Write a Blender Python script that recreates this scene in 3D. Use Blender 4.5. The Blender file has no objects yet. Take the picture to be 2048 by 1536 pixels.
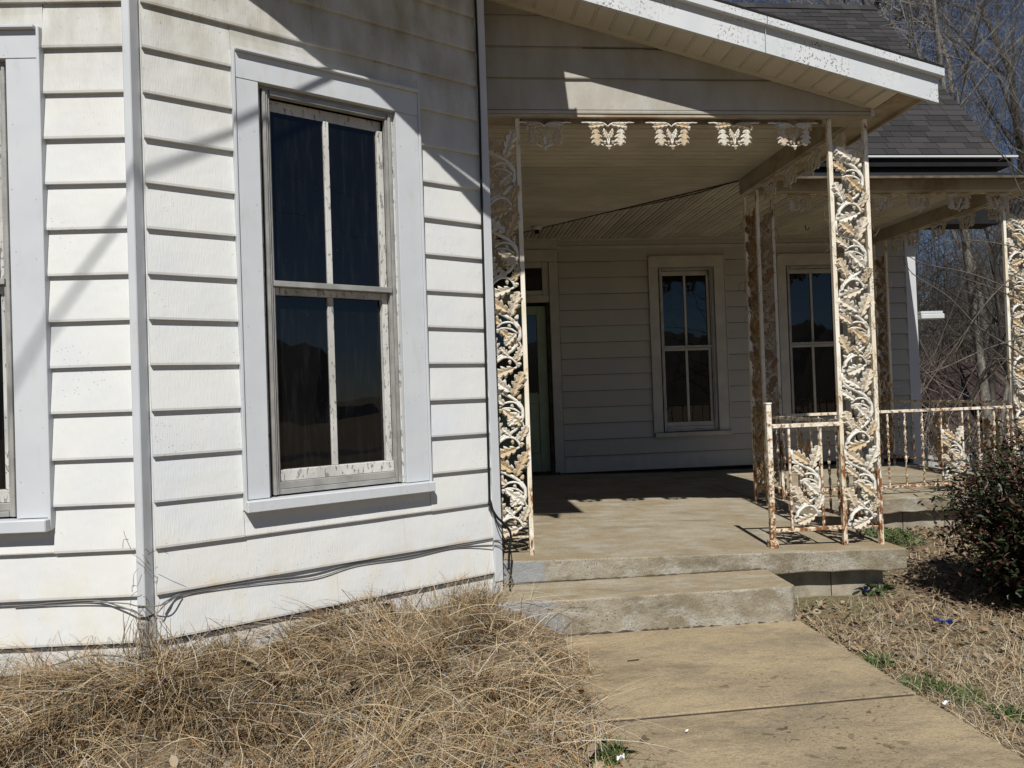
import bpy, math, random
import numpy as np
from mathutils import Vector, Matrix
rnd = random.Random(7)
npr = np.random.default_rng(11)
S = bpy.context.scene
COL = S.collection
# ------------------------------------------------------------------ camera
YAW, PIT, ROL = math.radians(5.866), math.radians(.82), math.radians(-1.974)
f = Vector((math.sin(YAW), math.cos(YAW), 0)); r = Vector((math.cos(YAW), -math.sin(YAW), 0)); u = Vector((0, 0, 1))
f2 = f*math.cos(PIT) + u*math.sin(PIT); u2 = u*math.cos(PIT) - f*math.sin(PIT)
r3 = r*math.cos(ROL) + u2*math.sin(ROL); u3 = u2*math.cos(ROL) - r*math.sin(ROL)
cam = bpy.data.cameras.new('camera'); camo = bpy.data.objects.new('camera', cam); COL.objects.link(camo)
camo.matrix_world = Matrix(((r3.x, u3.x, -f2.x, 0), (r3.y, u3.y, -f2.y, 0), (r3.z, u3.z, -f2.z, 0), (0, 0, 0, 1)))
cam.sensor_width = 36; cam.lens = 36*1480/2048; cam.clip_start = .05; cam.clip_end = 3000
S.camera = camo
# ------------------------------------------------------------------ light
SUNV = Vector((-.098, -.86, 1)).normalized()            # towards the sun
EL = math.asin(SUNV.z)
w = bpy.data.worlds.new('World'); S.world = w; w.use_nodes = True
nt = w.node_tree; nt.nodes.clear()
sk = nt.nodes.new('ShaderNodeTexSky'); sk.sky_type = 'NISHITA'; sk.sun_disc = False
sk.sun_elevation = EL; sk.sun_rotation = math.atan2(SUNV.x, SUNV.y)
sk.altitude = 200; sk.air_density = .8; sk.dust_density = .0; sk.ozone_density = 6.0
bg = nt.nodes.new('ShaderNodeBackground'); bg.inputs[1].default_value = .05
ou = nt.nodes.new('ShaderNodeOutputWorld')
nt.links.new(sk.outputs[0], bg.inputs[0]); nt.links.new(bg.outputs[0], ou.inputs[0])
sl = bpy.data.lights.new('sun', 'SUN'); sl.energy = 5.0; sl.angle = math.radians(.55); sl.color = (1, .965, .90)
so = bpy.data.objects.new('sun', sl); COL.objects.link(so); so.rotation_euler = SUNV.to_track_quat('Z', 'Y').to_euler()
vs = S.view_settings; vs.view_transform = 'Standard'; vs.look = 'None'; vs.exposure = .05; vs.gamma = 1; vs.use_curve_mapping = False

# ------------------------------------------------------------------ material helpers
class NT:
    def __init__(s, name):
        s.m = bpy.data.materials.new(name); s.m.use_nodes = True; s.t = s.m.node_tree
        s.t.nodes.clear(); s.b = s.n('ShaderNodeBsdfPrincipled'); o = s.n('ShaderNodeOutputMaterial'); s.l(s.b.outputs[0], o.inputs[0])
        s.b.inputs['Specular IOR Level'].default_value = .3
    def n(s, ty, **kw):
        x = s.t.nodes.new(ty)
        for k, v in kw.items(): setattr(x, k, v)
        return x
    def l(s, a, b): s.t.links.new(a, b)
    def set(s, sock, v):
        if isinstance(v, bpy.types.NodeSocket): s.l(v, sock)
        elif isinstance(v, (tuple, list)) and len(v) == 3 and sock.type == 'RGBA': sock.default_value = (*v, 1)
        else: sock.default_value = v
    def coord(s, kind='Object', scale=(1, 1, 1), rand=0.0):
        c = s.n('ShaderNodeTexCoord').outputs[kind]
        if rand:
            oi = s.n('ShaderNodeObjectInfo'); mm = s.n('ShaderNodeMath', operation='MULTIPLY'); s.l(oi.outputs['Random'], mm.inputs[0]); mm.inputs[1].default_value = rand
            a = s.n('ShaderNodeVectorMath', operation='ADD'); s.l(c, a.inputs[0]); s.l(mm.outputs[0], a.inputs[1]); c = a.outputs[0]
        mp = s.n('ShaderNodeMapping'); s.l(c, mp.inputs[0]); mp.inputs['Scale'].default_value = scale
        return mp.outputs[0]
    def noise(s, vec, sc, det=4, rough=.55, out=0):
        x = s.n('ShaderNodeTexNoise'); s.l(vec, x.inputs['Vector']); x.inputs['Scale'].default_value = sc
        x.inputs['Detail'].default_value = det; x.inputs['Roughness'].default_value = rough
        return x.outputs[out]
    def vor(s, vec, sc, out='Distance', feature='F1', dim='3D'):
        x = s.n('ShaderNodeTexVoronoi', feature=feature, voronoi_dimensions=dim); s.l(vec, x.inputs['Vector']); x.inputs['Scale'].default_value = sc
        return x.outputs[out]
    def ramp(s, v, a, b, lo=0.0, hi=1.0):
        x = s.n('ShaderNodeMapRange', interpolation_type='SMOOTHSTEP'); s.l(v, x.inputs[0])
        for i, k in enumerate((a, b, lo, hi)): x.inputs[i+1].default_value = k
        return x.outputs[0]
    def math(s, op, a, b=0.0):
        x = s.n('ShaderNodeMath', operation=op); s.set(x.inputs[0], a); s.set(x.inputs[1], b); return x.outputs[0]
    def mix(s, fac, a, b, mode='MIX'):
        x = s.n('ShaderNodeMix', data_type='RGBA', blend_type=mode); s.set(x.inputs[0], fac); s.set(x.inputs[6], a); s.set(x.inputs[7], b); return x.outputs[2]
    def sep(s, v):
        x = s.n('ShaderNodeSeparateXYZ'); s.l(v, x.inputs[0]); return x.outputs
    def col(s, c): s.set(s.b.inputs['Base Color'], c)
    def rough(s, v): s.set(s.b.inputs['Roughness'], v)
    def bump(s, h, dist, strength=1.0):
        x = s.n('ShaderNodeBump'); s.set(x.inputs['Height'], h); x.inputs['Distance'].default_value = dist; x.inputs['Strength'].default_value = strength
        s.l(x.outputs[0], s.b.inputs['Normal'])
    def rand(s): return s.n('ShaderNodeObjectInfo').outputs['Random']

def plain(name, c, rough=.6, var=.12, sc=6, bump=0, metallic=0, per=0.0):
    k = NT(name); v = k.coord('Object', rand=7.0)
    n = k.noise(v, sc, 5)
    cc = k.mix(k.ramp(n, .3, .7), tuple(x*(1-var) for x in c), tuple(min(1, x*(1+var)) for x in c)); k.rough(rough)
    if per: cc = k.mix(k.math('MULTIPLY', k.rand(), per), cc, tuple(x*.45 for x in c))
    k.col(cc)
    k.b.inputs['Metallic'].default_value = metallic
    if bump: k.bump(k.noise(v, sc*8, 4), bump)
    return k.m

def m_siding(name, base, dirt_shade=1.0, rust=1.0, z0=-1.045, per=.2033, lap=0.0):
    k = NT(name)
    uv = k.coord('UV')
    x, y, z = k.sep(uv)
    grain = k.noise(k.coord('UV', scale=(1, .11, 1)), 170, 3, .6)
    big = k.noise(uv, 2.3, 4); mid = k.noise(k.coord('UV', scale=(1, .35, 1)), 9, 5)
    c = k.mix(k.ramp(big, .35, .7), base, (base[0]*.93, base[1]*.94, base[2]*.99))
    c = k.mix(k.ramp(k.noise(uv, 1.1, 3), .58, .75, 0, .35), c, (base[0]*.86, base[1]*.93, base[2]*1.12))
    # algae and road grime high up, darkened to deepen the eave shade, tea stains low down
    hi = k.math('MULTIPLY', k.ramp(y, .95, 2.1), k.ramp(mid, .2, .8, .25, 1))
    c = k.mix(k.math('MULTIPLY', hi, .85*dirt_shade), c, (.275, .24, .165))
    spk = k.math('MULTIPLY', k.ramp(k.noise(k.coord('UV', scale=(1, .5, 1)), 75, 2), .66, .74), hi)
    c = k.mix(k.math('MULTIPLY', spk, .75*dirt_shade), c, (.08, .075, .05))
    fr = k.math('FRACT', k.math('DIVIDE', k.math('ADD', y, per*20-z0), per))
    lo = k.math('MULTIPLY', k.ramp(y, -.45, -.85), k.ramp(fr, .33, .0))
    c = k.mix(k.math('MULTIPLY', k.math('MULTIPLY', lo, k.ramp(k.noise(k.coord('UV', scale=(1, .2, 1)), 5.5, 4, .65), .42, .78)), .75*rust), c, (.50, .33, .13))
    c = k.mix(k.math('MULTIPLY', k.ramp(y, -.5, -.95), k.ramp(mid, .4, .7, 0, .3)), c, (.62, .55, .40))
    # chalky drips below each lap
    c = k.mix(k.math('MULTIPLY', k.ramp(fr, .5, .05), k.ramp(k.noise(k.coord('UV', scale=(1, .12, 1)), 30, 3), .5, .8, 0, .22)), c, (.58, .52, .40))
    if lap: c = k.mix(k.math('MULTIPLY', k.ramp(fr, .045, .015), lap), c, (.05, .045, .035)); c = k.mix(k.math('MULTIPLY', k.rand(), .22), c, (base[0]*.6, base[1]*.58, base[2]*.52))  # dark line painted along each lap for the shadow under the board edge
    sp2 = k.ramp(k.vor(uv, 26, dim='2D'), .06, .04); c = k.mix(k.math('MULTIPLY', sp2, k.ramp(k.noise(uv, 3.1, 2), .55, .62, 0, .8)), c, (.12, .10, .07))
    k.col(c); k.rough(.55)
    h = k.math('ADD', k.math('MULTIPLY', grain, .0017), k.math('MULTIPLY', k.noise(uv, 4, 3), .007))
    k.bump(h, 1.0, .9)
    return k.m

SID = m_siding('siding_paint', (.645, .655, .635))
SIDC = m_siding('porch_siding_shade_tone', (.44, .425, .375), .25, .2, -1.006, .2032, .9)  # siding base darkened so the porch walls read as deep shade
def m_trim():
    k = NT('white_trim_metal'); v = k.coord(rand=0)
    n = k.noise(v, 3, 5)
    c = k.mix(k.ramp(n, .35, .7), (.52, .545, .575), (.56, .58, .605))
    c = k.mix(k.ramp(k.noise(k.coord(scale=(1, 1, .3)), 14, 6, .7), .52, .75, 0, .4), c, (.43, .41, .36))
    c = k.mix(k.ramp(k.vor(v, 17), .05, .03, 0, .8), c, (.2, .19, .17))
    k.col(c); k.rough(.42); k.bump(k.noise(v, 3.5, 2), .012, .5); return k.m
TRIM = m_trim()
TRIMW = plain('porch_trim_shade_tone', (.44, .425, .375), .6, .1, 5, .002)  # same darkened tone, porch shade put into the trim colour
def m_fascia():
    k = NT('fascia_paint'); v = k.coord()
    c = k.mix(k.ramp(k.noise(v, 4, 4), .3, .7), (.52, .55, .575), (.58, .60, .615))
    mask = k.ramp(k.noise(v, 2.0, 3), .40, .58)
    sp = k.ramp(k.noise(k.coord(scale=(1, 1, .7)), 95, 3, .7), .565, .61)
    c = k.mix(k.math('MULTIPLY', sp, mask), c, (.05, .05, .045))
    k.col(c); k.rough(.5); return k.m
FASC = m_fascia()
def m_peel(name='peeling_paint', base=(.60, .60, .575), thr=.57):
    k = NT(name); v = k.coord(scale=(1, 1, .35), rand=3)
    n = k.noise(v, 58, 7, .72)
    cr = k.ramp(n, thr, thr+.05)
    k.col(k.mix(k.math('MULTIPLY', cr, .62), k.mix(k.ramp(k.noise(v, 7, 4), .35, .7), base, (.42, .415, .39)), (.20, .17, .135))); k.rough(.75); k.bump(k.math('MULTIPLY', cr, -1), .004); return k.m
PEEL = m_peel()
STORM = plain('storm_aluminium', (.36, .355, .335), .5, .18, 9, .001, .35)
def m_glass():
    k = NT('window_glass'); v = k.coord(rand=5)
    d = k.ramp(k.vor(v, 34), .03, .015); st = k.noise(k.coord(scale=(1, 1, .12), rand=5), 40, 3)
    c = k.mix(k.ramp(st, .45, .85, 0, .6), (.003, .0032, .0036), (.016, .016, .016)); c = k.mix(k.ramp(k.noise(k.coord(rand=5), 11, 5, .7), .66, .8, 0, .5), c, (.03, .03, .03)); c = k.mix(d, c, (.30, .30, .30)); k.col(c)
    k.rough(k.ramp(st, .3, .8, .0, .035)); k.b.inputs['IOR'].default_value = 1.52; k.b.inputs['Specular IOR Level'].default_value = .5
    k.bump(k.noise(v, 2.6, 2), .008, .16); return k.m
GLASS = m_glass()
BLACK = plain('roofing_and_shade_black', (.010, .010, .011), .9, .2, 8)
DARKWOOD = plain('dark_wood', (.06, .045, .032), .8, .4, 9, .004)
BEIGE = plain('soffit_vinyl', (.62, .58, .49), .55, .12, 2.5, .001, 0, .42)
BEIGE2 = plain('rake_soffit_vinyl', (.56, .52, .43), .55, .06, 2.5, .001)
def m_beam():
    k = NT('stained_beam_paint'); v = k.coord()
    n = k.noise(v, 3.2, 6, .65); k.col(k.mix(k.ramp(n, .42, .72), (.43, .385, .30), (.28, .21, .13)))
    k.rough(.7); k.bump(k.noise(v, 20, 4), .003); return k.m
BEAM = m_beam()
def m_iron():
    k = NT('rusty_white_iron'); v = k.coord(rand=9); z = k.sep(k.n('ShaderNodeNewGeometry').outputs['Position'])[2]
    n = k.noise(v, 30, 8, .72); n2 = k.noise(v, 6, 3)
    c = k.mix(k.ramp(n2, .35, .7), (.80, .77, .69), (.70, .62, .47))
    low = k.math('ADD', k.ramp(z, .5, -1.0, .035, .19), k.ramp(k.sep(k.n('ShaderNodeNewGeometry').outputs['Position'])[0], 1.6, 2.3, 0, .035)); up = k.ramp(z, .9, 1.8, .0, .05)
    t = k.math('ADD', n, k.math('ADD', low, up))
    c = k.mix(k.ramp(t, .60, .72, 0, .75), c, (.56, .43, .25))
    c = k.mix(k.ramp(t, .69, .75), c, (.20, .075, .028))
    c = k.mix(k.ramp(k.noise(v, 70, 3), .70, .76, 0, .8), c, (.10, .06, .035))
    k.col(c); k.rough(.65); k.bump(k.ramp(t, .62, .74, .0, 1.), .002, .6); return k.m
IRON = m_iron()
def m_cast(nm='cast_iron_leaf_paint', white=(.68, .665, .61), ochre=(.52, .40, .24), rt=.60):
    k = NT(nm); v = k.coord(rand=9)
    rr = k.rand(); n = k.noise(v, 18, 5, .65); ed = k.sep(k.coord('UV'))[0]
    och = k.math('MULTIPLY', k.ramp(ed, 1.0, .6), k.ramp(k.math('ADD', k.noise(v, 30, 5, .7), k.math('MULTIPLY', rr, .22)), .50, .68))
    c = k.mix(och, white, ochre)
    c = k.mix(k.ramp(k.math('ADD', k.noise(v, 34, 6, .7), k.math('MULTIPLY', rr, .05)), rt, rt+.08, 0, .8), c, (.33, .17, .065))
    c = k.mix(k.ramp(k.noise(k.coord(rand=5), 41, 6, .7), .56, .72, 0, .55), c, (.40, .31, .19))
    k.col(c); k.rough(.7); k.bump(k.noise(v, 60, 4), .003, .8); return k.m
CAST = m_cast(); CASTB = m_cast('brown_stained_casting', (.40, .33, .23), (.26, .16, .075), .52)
def m_conc(name, a, b, stain, sc=1.0, pores=.6, dots=0.0, paint=False):
    k = NT(name); v = k.coord()
    n = k.noise(v, 1.6*sc, 7, .62); n2 = k.noise(k.coord(scale=(.6, 1.3, 1.2)), 4*sc, 8, .72); fine = k.noise(v, 95, 4, .7)
    c = k.mix(k.ramp(n, .33, .66), a, b)
    c = k.mix(k.ramp(n2, .46, .66, 0, .8), c, stain)
    c = k.mix(k.ramp(k.noise(k.coord(scale=(.5, 1.4, 1)), 2.6*sc, 6, .7), .52, .68, 0, .7), c, tuple(x*.62 for x in b))
    c = k.mix(k.ramp(fine, .42, .72, .0, .62), c, tuple(x*.5 for x in a)); c = k.mix(k.ramp(k.noise(v, 140, 2), .62, .72, 0, .5), c, tuple(min(1, x*1.5) for x in a))
    po = k.ramp(k.vor(v, 60), .26, .14); c = k.mix(k.math('MULTIPLY', po, k.ramp(k.noise(v, 9, 3), .45, .6, 0, pores)), c, (.05, .042, .03))
    if paint:
        xs_ = k.math('ADD', k.sep(v)[0], k.math('MULTIPLY', k.noise(v, 8, 5), .22)); c = k.mix(k.ramp(xs_, .80, .70, 0, .85), c, (.27, .285, .30))
    if dots:
        y = k.sep(v)[1]
        wv = k.n('ShaderNodeVectorMath', operation='ADD'); k.l(k.coord(scale=(.7, 1, 1)), wv.inputs[0])
        nz = k.n('ShaderNodeTexNoise'); k.l(v, nz.inputs['Vector']); nz.inputs['Scale'].default_value = 9; nz.inputs['Detail'].default_value = 4
        sc_ = k.n('ShaderNodeVectorMath', operation='SCALE'); k.l(nz.outputs['Color'], sc_.inputs[0]); sc_.inputs['Scale'].default_value = .13; k.l(sc_.outputs[0], wv.inputs[1])
        for S_, r_, amt in ((15, .26, 1.0), (31, .24, .9), (64, .26, .8)):
            d = k.n('ShaderNodeTexVoronoi', feature='F1', voronoi_dimensions='2D'); k.l(wv.outputs[0], d.inputs['Vector']); d.inputs['Scale'].default_value = S_
            cs = k.n('ShaderNodeSeparateColor'); k.l(d.outputs['Color'], cs.inputs[0])
            rad = k.math('MULTIPLY', k.ramp(cs.outputs[0], .35, 1.0), r_)
            hit = k.ramp(k.math('SUBTRACT', rad, d.outputs['Distance']), .0, .05)
            fld = k.math('MULTIPLY', k.ramp(k.noise(v, 1.9, 4), .38, .62), k.ramp(y, 4.2, 2.7, .25, 1))
            c = k.mix(k.math('MULTIPLY', k.math('MULTIPLY', hit, fld), dots*amt), c, k.mix(cs.outputs[1], (.085, .058, .035), (.17, .125, .075)))
    k.col(c); k.rough(.9)
    k.bump(k.math('ADD', k.math('MULTIPLY', fine, .005), k.math('ADD', k.math('MULTIPLY', n, .004), k.math('MULTIPLY', k.noise(v, 26, 5), .007))), 1.0, 1.0)
    return k.m
CTOP = m_conc('porch_concrete_top', (.37, .325, .24), (.29, .225, .135), (.40, .385, .34), 1.4, .5)
CFACE = m_conc('concrete_face', (.35, .315, .245), (.215, .18, .12), (.44, .43, .39), 2.6, 1., 0.0, True)
CWALK = m_conc('walk_concrete', (.40, .318, .20), (.30, .24, .155), (.215, .18, .13), 1.2, .5, .9)
CBLOCK = plain('foundation_block', (.29, .26, .20), .9, .25, 8, .004)
def m_shingle():
    k = NT('asphalt_shingle'); v = k.coord(rand=20); rr = k.rand()
    c = k.mix(rr, (.015, .015, .017), (.042, .039, .040)); c = k.mix(k.ramp(k.noise(v, 150, 3), .40, .75, 0, .6), c, (.075, .07, .07))
    k.col(c); k.rough(.95); k.bump(k.noise(v, 260, 2), .002); return k.m
SHING = m_shingle()
def m_attr(name, rough=.8, spec=.2, trans=0.0):
    k = NT(name); a = k.n('ShaderNodeAttribute'); a.attribute_name = 'Col'; k.col(a.outputs['Color']); k.rough(rough)
    k.b.inputs['Specular IOR Level'].default_value = spec
    return k.m
BLADE = m_attr('dry_blade'); LEAFM = m_attr('shrub_leaf', .45, .4)
def m_bark(name, a, b):
    k = NT(name); v = k.coord(scale=(1, 1, .3), rand=3); k.col(k.mix(k.ramp(k.noise(v, 9, 6, .65), .3, .7), a, b)); k.rough(.9)
    k.bump(k.noise(v, 22, 4), .02); return k.m
BARK = m_bark('grey_bark', (.13, .12, .105), (.33, .305, .27)); BARKD = m_bark('dark_bark', (.030, .026, .023), (.085, .074, .064))
TWIG = m_bark('twig_bark', (.13, .105, .085), (.28, .235, .195))
def m_ground():
    k = NT('soil'); v = k.coord(); n = k.noise(v, 2.2, 7, .6)
    c = k.mix(k.ramp(n, .35, .65), (.125, .092, .056), (.20, .152, .094)); c = k.mix(k.ramp(k.noise(v, 28, 5), .4, .75, 0, .7), c, (.30, .24, .16))
    c = k.mix(k.ramp(k.noise(v, .6, 4), .55, .7, 0, .35), c, (.10, .12, .045))
    k.col(c); k.rough(1); k.bump(k.noise(v, 30, 5), .03); return k.m
SOIL = m_ground(); DTWIG = m_bark('dark_twig', (.06, .05, .042), (.17, .15, .125))
RUBBER = plain('black_rubber', (.012, .012, .012), .55, .1); GREYCAB = plain('grey_cable', (.16, .155, .15), .6, .15)
GREEN = plain('green_door_paint', (.27, .33, .21), .5, .12, 4, .001)
BLUEP = plain('blue_plastic', (.014, .028, .15), .35, .2); PAPER = plain('white_paper', (.75, .75, .74), .8, .05)
PORC = plain('porcelain', (.55, .53, .48), .3, .05)
SHROOF = plain('rusty_metal_roof', (.062, .042, .038), .7, .3, 1.2, .004); SHWALL = plain('shed_paint', (.50, .52, .55), .7, .12, 2)
HILL = plain('winter_hill', (.045, .036, .028), 1, .45, .05); ROADM = plain('asphalt', (.05, .05, .05), .9, .15, 2)
WEB = plain('cobweb', (.25, .24, .22), .9, .2)

# ------------------------------------------------------------------ mesh helpers
class MB:
    def __init__(s): s.v = []; s.f = []; s.uv = []
    def add(s, vs, fs, uv=None):
        o = len(s.v); s.v += [tuple(p) for p in vs]; s.f += [tuple(o+i for i in q) for q in fs]
        for q in fs: s.uv.append([uv[i] for i in q] if uv else [(vs[i][0], vs[i][2]) for i in q])
    def box(s, x0, x1, y0, y1, z0, z1, fr=None):
        vs = [(x, y, z) for z in (z0, z1) for y in (y0, y1) for x in (x0, x1)]
        fs = [(0, 2, 3, 1), (4, 5, 7, 6), (0, 1, 5, 4), (2, 6, 7, 3), (0, 4, 6, 2), (1, 3, 7, 5)]
        uv = [(p[0], p[2]) for p in vs]
        if fr: vs = [fr(*p) for p in vs]; fs = [q[::-1] for q in fs]
        s.add(vs, fs, uv)
    def prism(s, poly, a, b, fn, flip=False):
        """poly: 2-D outline, extruded from depth a to b; fn(p, q, d) -> xyz"""
        n = len(poly); vs = [fn(p, q, a) for p, q in poly] + [fn(p, q, b) for p, q in poly]
        fs = [tuple(range(n)), tuple(range(2*n-1, n-1, -1))] + [(i, n+i, n+(i+1) % n, (i+1) % n) for i in range(n)]
        if flip: fs = [q[::-1] for q in fs]
        s.add(vs, fs, [(p, q) for p, q in poly]*2)
    def tube(s, pts, rad, n=6, cap=True):
        pts = [Vector(p) for p in pts]
        if not isinstance(rad, (list, tuple)): rad = [rad]*len(pts)
        o = len(s.v); up = Vector((.13, .2, .97))
        for i, p in enumerate(pts):
            d = (pts[min(i+1, len(pts)-1)] - pts[max(i-1, 0)])
            if d.length < 1e-9: d = Vector((0, 0, 1))
            d.normalize()
            e = up if abs(d.dot(up)) < .95 else Vector((1, .1, .1))
            a = d.cross(e).normalized(); b = d.cross(a)
            for j in range(n):
                t = 2*math.pi*j/n; q = p + (a*math.cos(t) + b*math.sin(t))*rad[i]
                s.v.append((q.x, q.y, q.z))
        for i in range(len(pts)-1):
            for j in range(n):
                q = (o+i*n+j, o+i*n+(j+1) % n, o+(i+1)*n+(j+1) % n, o+(i+1)*n+j); s.f.append(q); s.uv.append([(1, 0)]*4)
        if cap:
            for q in (tuple(range(o+n-1, o-1, -1)), tuple(o+(len(pts)-1)*n+j for j in range(n))): s.f.append(q); s.uv.append([(0, 0)]*n)
    def mesh(s, name, mat, smooth=False):
        me = bpy.data.meshes.new(name); me.from_pydata(s.v, [], s.f)
        if s.uv:
            l = me.uv_layers.new(name='UVMap'); flat = [c for q in s.uv for p in q for c in p]
            l.data.foreach_set('uv', flat)
        me.materials.append(mat)
        if smooth: me.polygons.foreach_set('use_smooth', [True]*len(me.polygons))
        me.update(); return me
    def build(s, name, mat, parent=None, smooth=False): return link(name, s.mesh(name, mat, smooth), parent)
def link(name, data, parent=None, loc=None, rot=None, scale=None):
    o = bpy.data.objects.new(name, data); COL.objects.link(o)
    if parent: o.parent = parent
    if loc is not None: o.location = loc
    if rot is not None: o.rotation_euler = rot
    if scale is not None: o.scale = scale
    return o
def tag(o, label, cat=None, group=None):
    o['label'] = label
    if cat: o['category'] = cat
    if group: o['group'] = group
    return o
def thing(name, label, cat, loc=(0, 0, 0), rz=0, group=None):
    return tag(link(name, None, None, loc, (0, 0, rz)), label, cat, group)
def struct(o): o['kind'] = 'structure'; return o
def stuff(o): o['kind'] = 'stuff'; return o
def cbox(*a):
    m = MB(); m.box(*a); return m
def bevel(o, wd=.004, seg=1):
    b = o.modifiers.new('edge', 'BEVEL'); b.width = wd; b.segments = seg; b.limit_method = 'ANGLE'; return o
def bez(pts, n=20):
    """Catmull-Rom through pts"""
    P = [Vector(p) for p in pts]; P = [P[0]*2-P[1]] + P + [P[-1]*2-P[-2]]; out = []
    m = len(P)-3
    for i in range(n+1):
        t = i/n*m; k = min(int(t), m-1); t -= k
        a, b, c, d = P[k:k+4]
        out.append(.5*((2*b) + (c-a)*t + (2*a-5*b+4*c-d)*t*t + (3*b-a-3*c+d)*t**3))
    return out
def points_mesh(name, V, F, C, mat):
    """V (n,3), F (m,k) index array, C (n,3) colours"""
    me = bpy.data.meshes.new(name); k = F.shape[1]
    me.vertices.add(len(V)); me.vertices.foreach_set('co', V.astype(np.float32).ravel())
    me.loops.add(F.size); me.loops.foreach_set('vertex_index', F.astype(np.int32).ravel())
    me.polygons.add(len(F)); me.polygons.foreach_set('loop_start', np.arange(0, F.size, k, dtype=np.int32))
    me.update(calc_edges=True); me.validate()
    if C is not None:
        a = me.color_attributes.new('Col', 'FLOAT_COLOR', 'POINT'); a.data.foreach_set('color', np.c_[C, np.ones(len(C))].astype(np.float32).ravel())
    me.materials.append(mat); return me

# ------------------------------------------------------------------ layout (metres, camera at the origin)
AA, AB = math.radians(-3.806), math.radians(29.597)
P0 = (-1.270, 3.440)
def frame(px, py, ang):
    c, s_ = math.cos(ang), math.sin(ang)
    return lambda uu, n, z: (px + uu*c + n*s_, py + uu*s_ - n*c, z)      # n = out of the wall
FA, FB = frame(*P0, AA), frame(*P0, AB)
YC = 9.15; FC = frame(0, YC, 0)
YG = 4.60; FG = frame(0, YG, 0)
LB = 1.80
def fz(X, Y): return -1.013 - .0238*(min(X, 2.9)-.57) + .006*max(0, Y-6.3)
def rake(X): return 1.733 + .2692*(3.179-X)
def ground(X, Y):
    ra = -((X-P0[0])*math.sin(-AA)*-1*0) + (P0[1]-Y)
    rb = (X-P0[0])*math.sin(AB) - (Y-P0[1])*math.cos(AB)
    d = max(ra, rb); t = min(1, max(0, d/1.25)); t = t*t*(3-2*t)
    left = -1.165*(1-t) - 1.36*t
    k = min(1, max(0, (X-.25)/.6)); k = k*k*(3-2*k)
    g = left*(1-k) - 1.372*k
    if Y > 6.2 and X > 3: g -= .085*min(14, max(0, Y-6.8))*min(1, (X-3)/3)
    if Y < -3: g -= min(.8, (-3-Y)*.12)
    return g

# ================================================================== GROUND
def axis(a, b, fine0, fine1, st, grow=1.35):
    xs = list(np.arange(fine0, fine1+1e-6, st)); d = st; x = fine1
    while x < b: d *= grow; x += d; xs.append(x)
    d = st; x = fine0
    while x > a: d *= grow; x -= d; xs.insert(0, x)
    return xs
xs = axis(-900, 900, -4, 7, .16); ys = axis(-900, 900, -1, 9, .16)
gv = np.array([(x, y, ground(x, y) + (rnd.uniform(-.012, .012) if -4 < x < 7 and 1 < y < 9 else 0) - (.06 if .75 < x < 2.0 and -2 < y < 4.2 else 0)) for y in ys for x in xs])
nx = len(xs); gf = np.array([(j*nx+i, j*nx+i+1, (j+1)*nx+i+1, (j+1)*nx+i) for j in range(len(ys)-1) for i in range(nx-1)])
struct(link('ground', points_mesh('ground', gv, gf, None, SOIL)))

# walk: two slabs with an open joint
walk = struct(link('walkway', None))
ex = [.0]
def slab(name, poly, z0, z1, mat, parent, top=None, seg=1):
    m = MB(); m.prism(poly, z1, z0, lambda p, q, d: (p, q, d)); return m
for y0, y1, nm in ((3.011, 4.19, 'walk_slab'), (1.2, 2.989, 'walk_slab'), (-.62, 1.18, 'walk_slab'), (-2.4, -.64, 'walk_slab')):
    sk_ = .04*(y0-3)
    o = slab(nm, [(.62, y0-.012), (2.02, y0+.012), (2.02, y1+.012), (.62, y1-.012)], -1.47, -1.345, CWALK, walk).build(nm, CWALK, walk); bevel(o, .006, 2)

m = MB(); m.prism([(.64, 2.94), (2.0, 2.96), (2.0, 3.06), (.64, 3.04)], -1.3505, -1.40, lambda p, q, d: (p, q, d)); m.build('joint_dirt', DARKWOOD, walk)
# ================================================================== PORCH FLOORS AND STEP
def floor_mesh(x0, x1, y0, y1, th, nxs=14, nys=20, zf=fz):
    m = MB(); vs = []; fs = []; jj = random.Random(3)
    for j in range(nys+1):
        for i in range(nxs+1):
            x = x0+(x1-x0)*i/nxs; y = y0+(y1-y0)*j/nys; vs.append((x, y, zf(x, y)))
    k = len(vs); W = nxs+1
    for j in range(nys+1):
        for i in range(nxs+1):
            x = x0+(x1-x0)*i/nxs; y = y0+(y1-y0)*j/nys; vs.append((x, y, zf(x, y)-th + jj.uniform(-.012, .006)))
    for j in range(nys):
        for i in range(nxs):
            a = j*W+i; fs.append((a, a+1, a+W+1, a+W)); fs.append((k+a+W, k+a+W+1, k+a+1, k+a))
    for i in range(nxs):
        fs.append((k+i, k+i+1, i+1, i)); a = nys*W+i; fs.append((a, a+1, k+a+1, k+a))
    for j in range(nys):
        a = j*W; fs.append((k+a+W, k+a, a, a+W)); a += nxs; fs.append((k+a, k+a+W, a+W, a))
    m.add(vs, fs); return m
pf = floor_mesh(.18, 2.962, 4.475, YC+.1, .132, 22, 28).build('porch_floor', CTOP); struct(pf)
pf.data.materials.append(CFACE)
for p in pf.data.polygons:
    if abs(p.normal.z) < .6: p.material_index = 1
bevel(pf, .008, 2)
sf = floor_mesh(2.966, 6.05, 6.33, YC+.1, .130, 26, 18, lambda X, Y: -1.058+.006*max(0, Y-8.9)).build('side_porch_floor', CTOP); struct(sf)
sf.data.materials.append(CFACE)
for p in sf.data.polygons:
    if abs(p.normal.z) < .6: p.material_index = 1
bevel(sf, .008, 2)
st = MB(); st.prism([(.30, 4.075), (1.98, 4.055), (2.012, 4.085), (2.03, 4.56), (.30, 4.60)], -1.148, -1.48, lambda p, q, d: (p, q, d))
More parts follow.
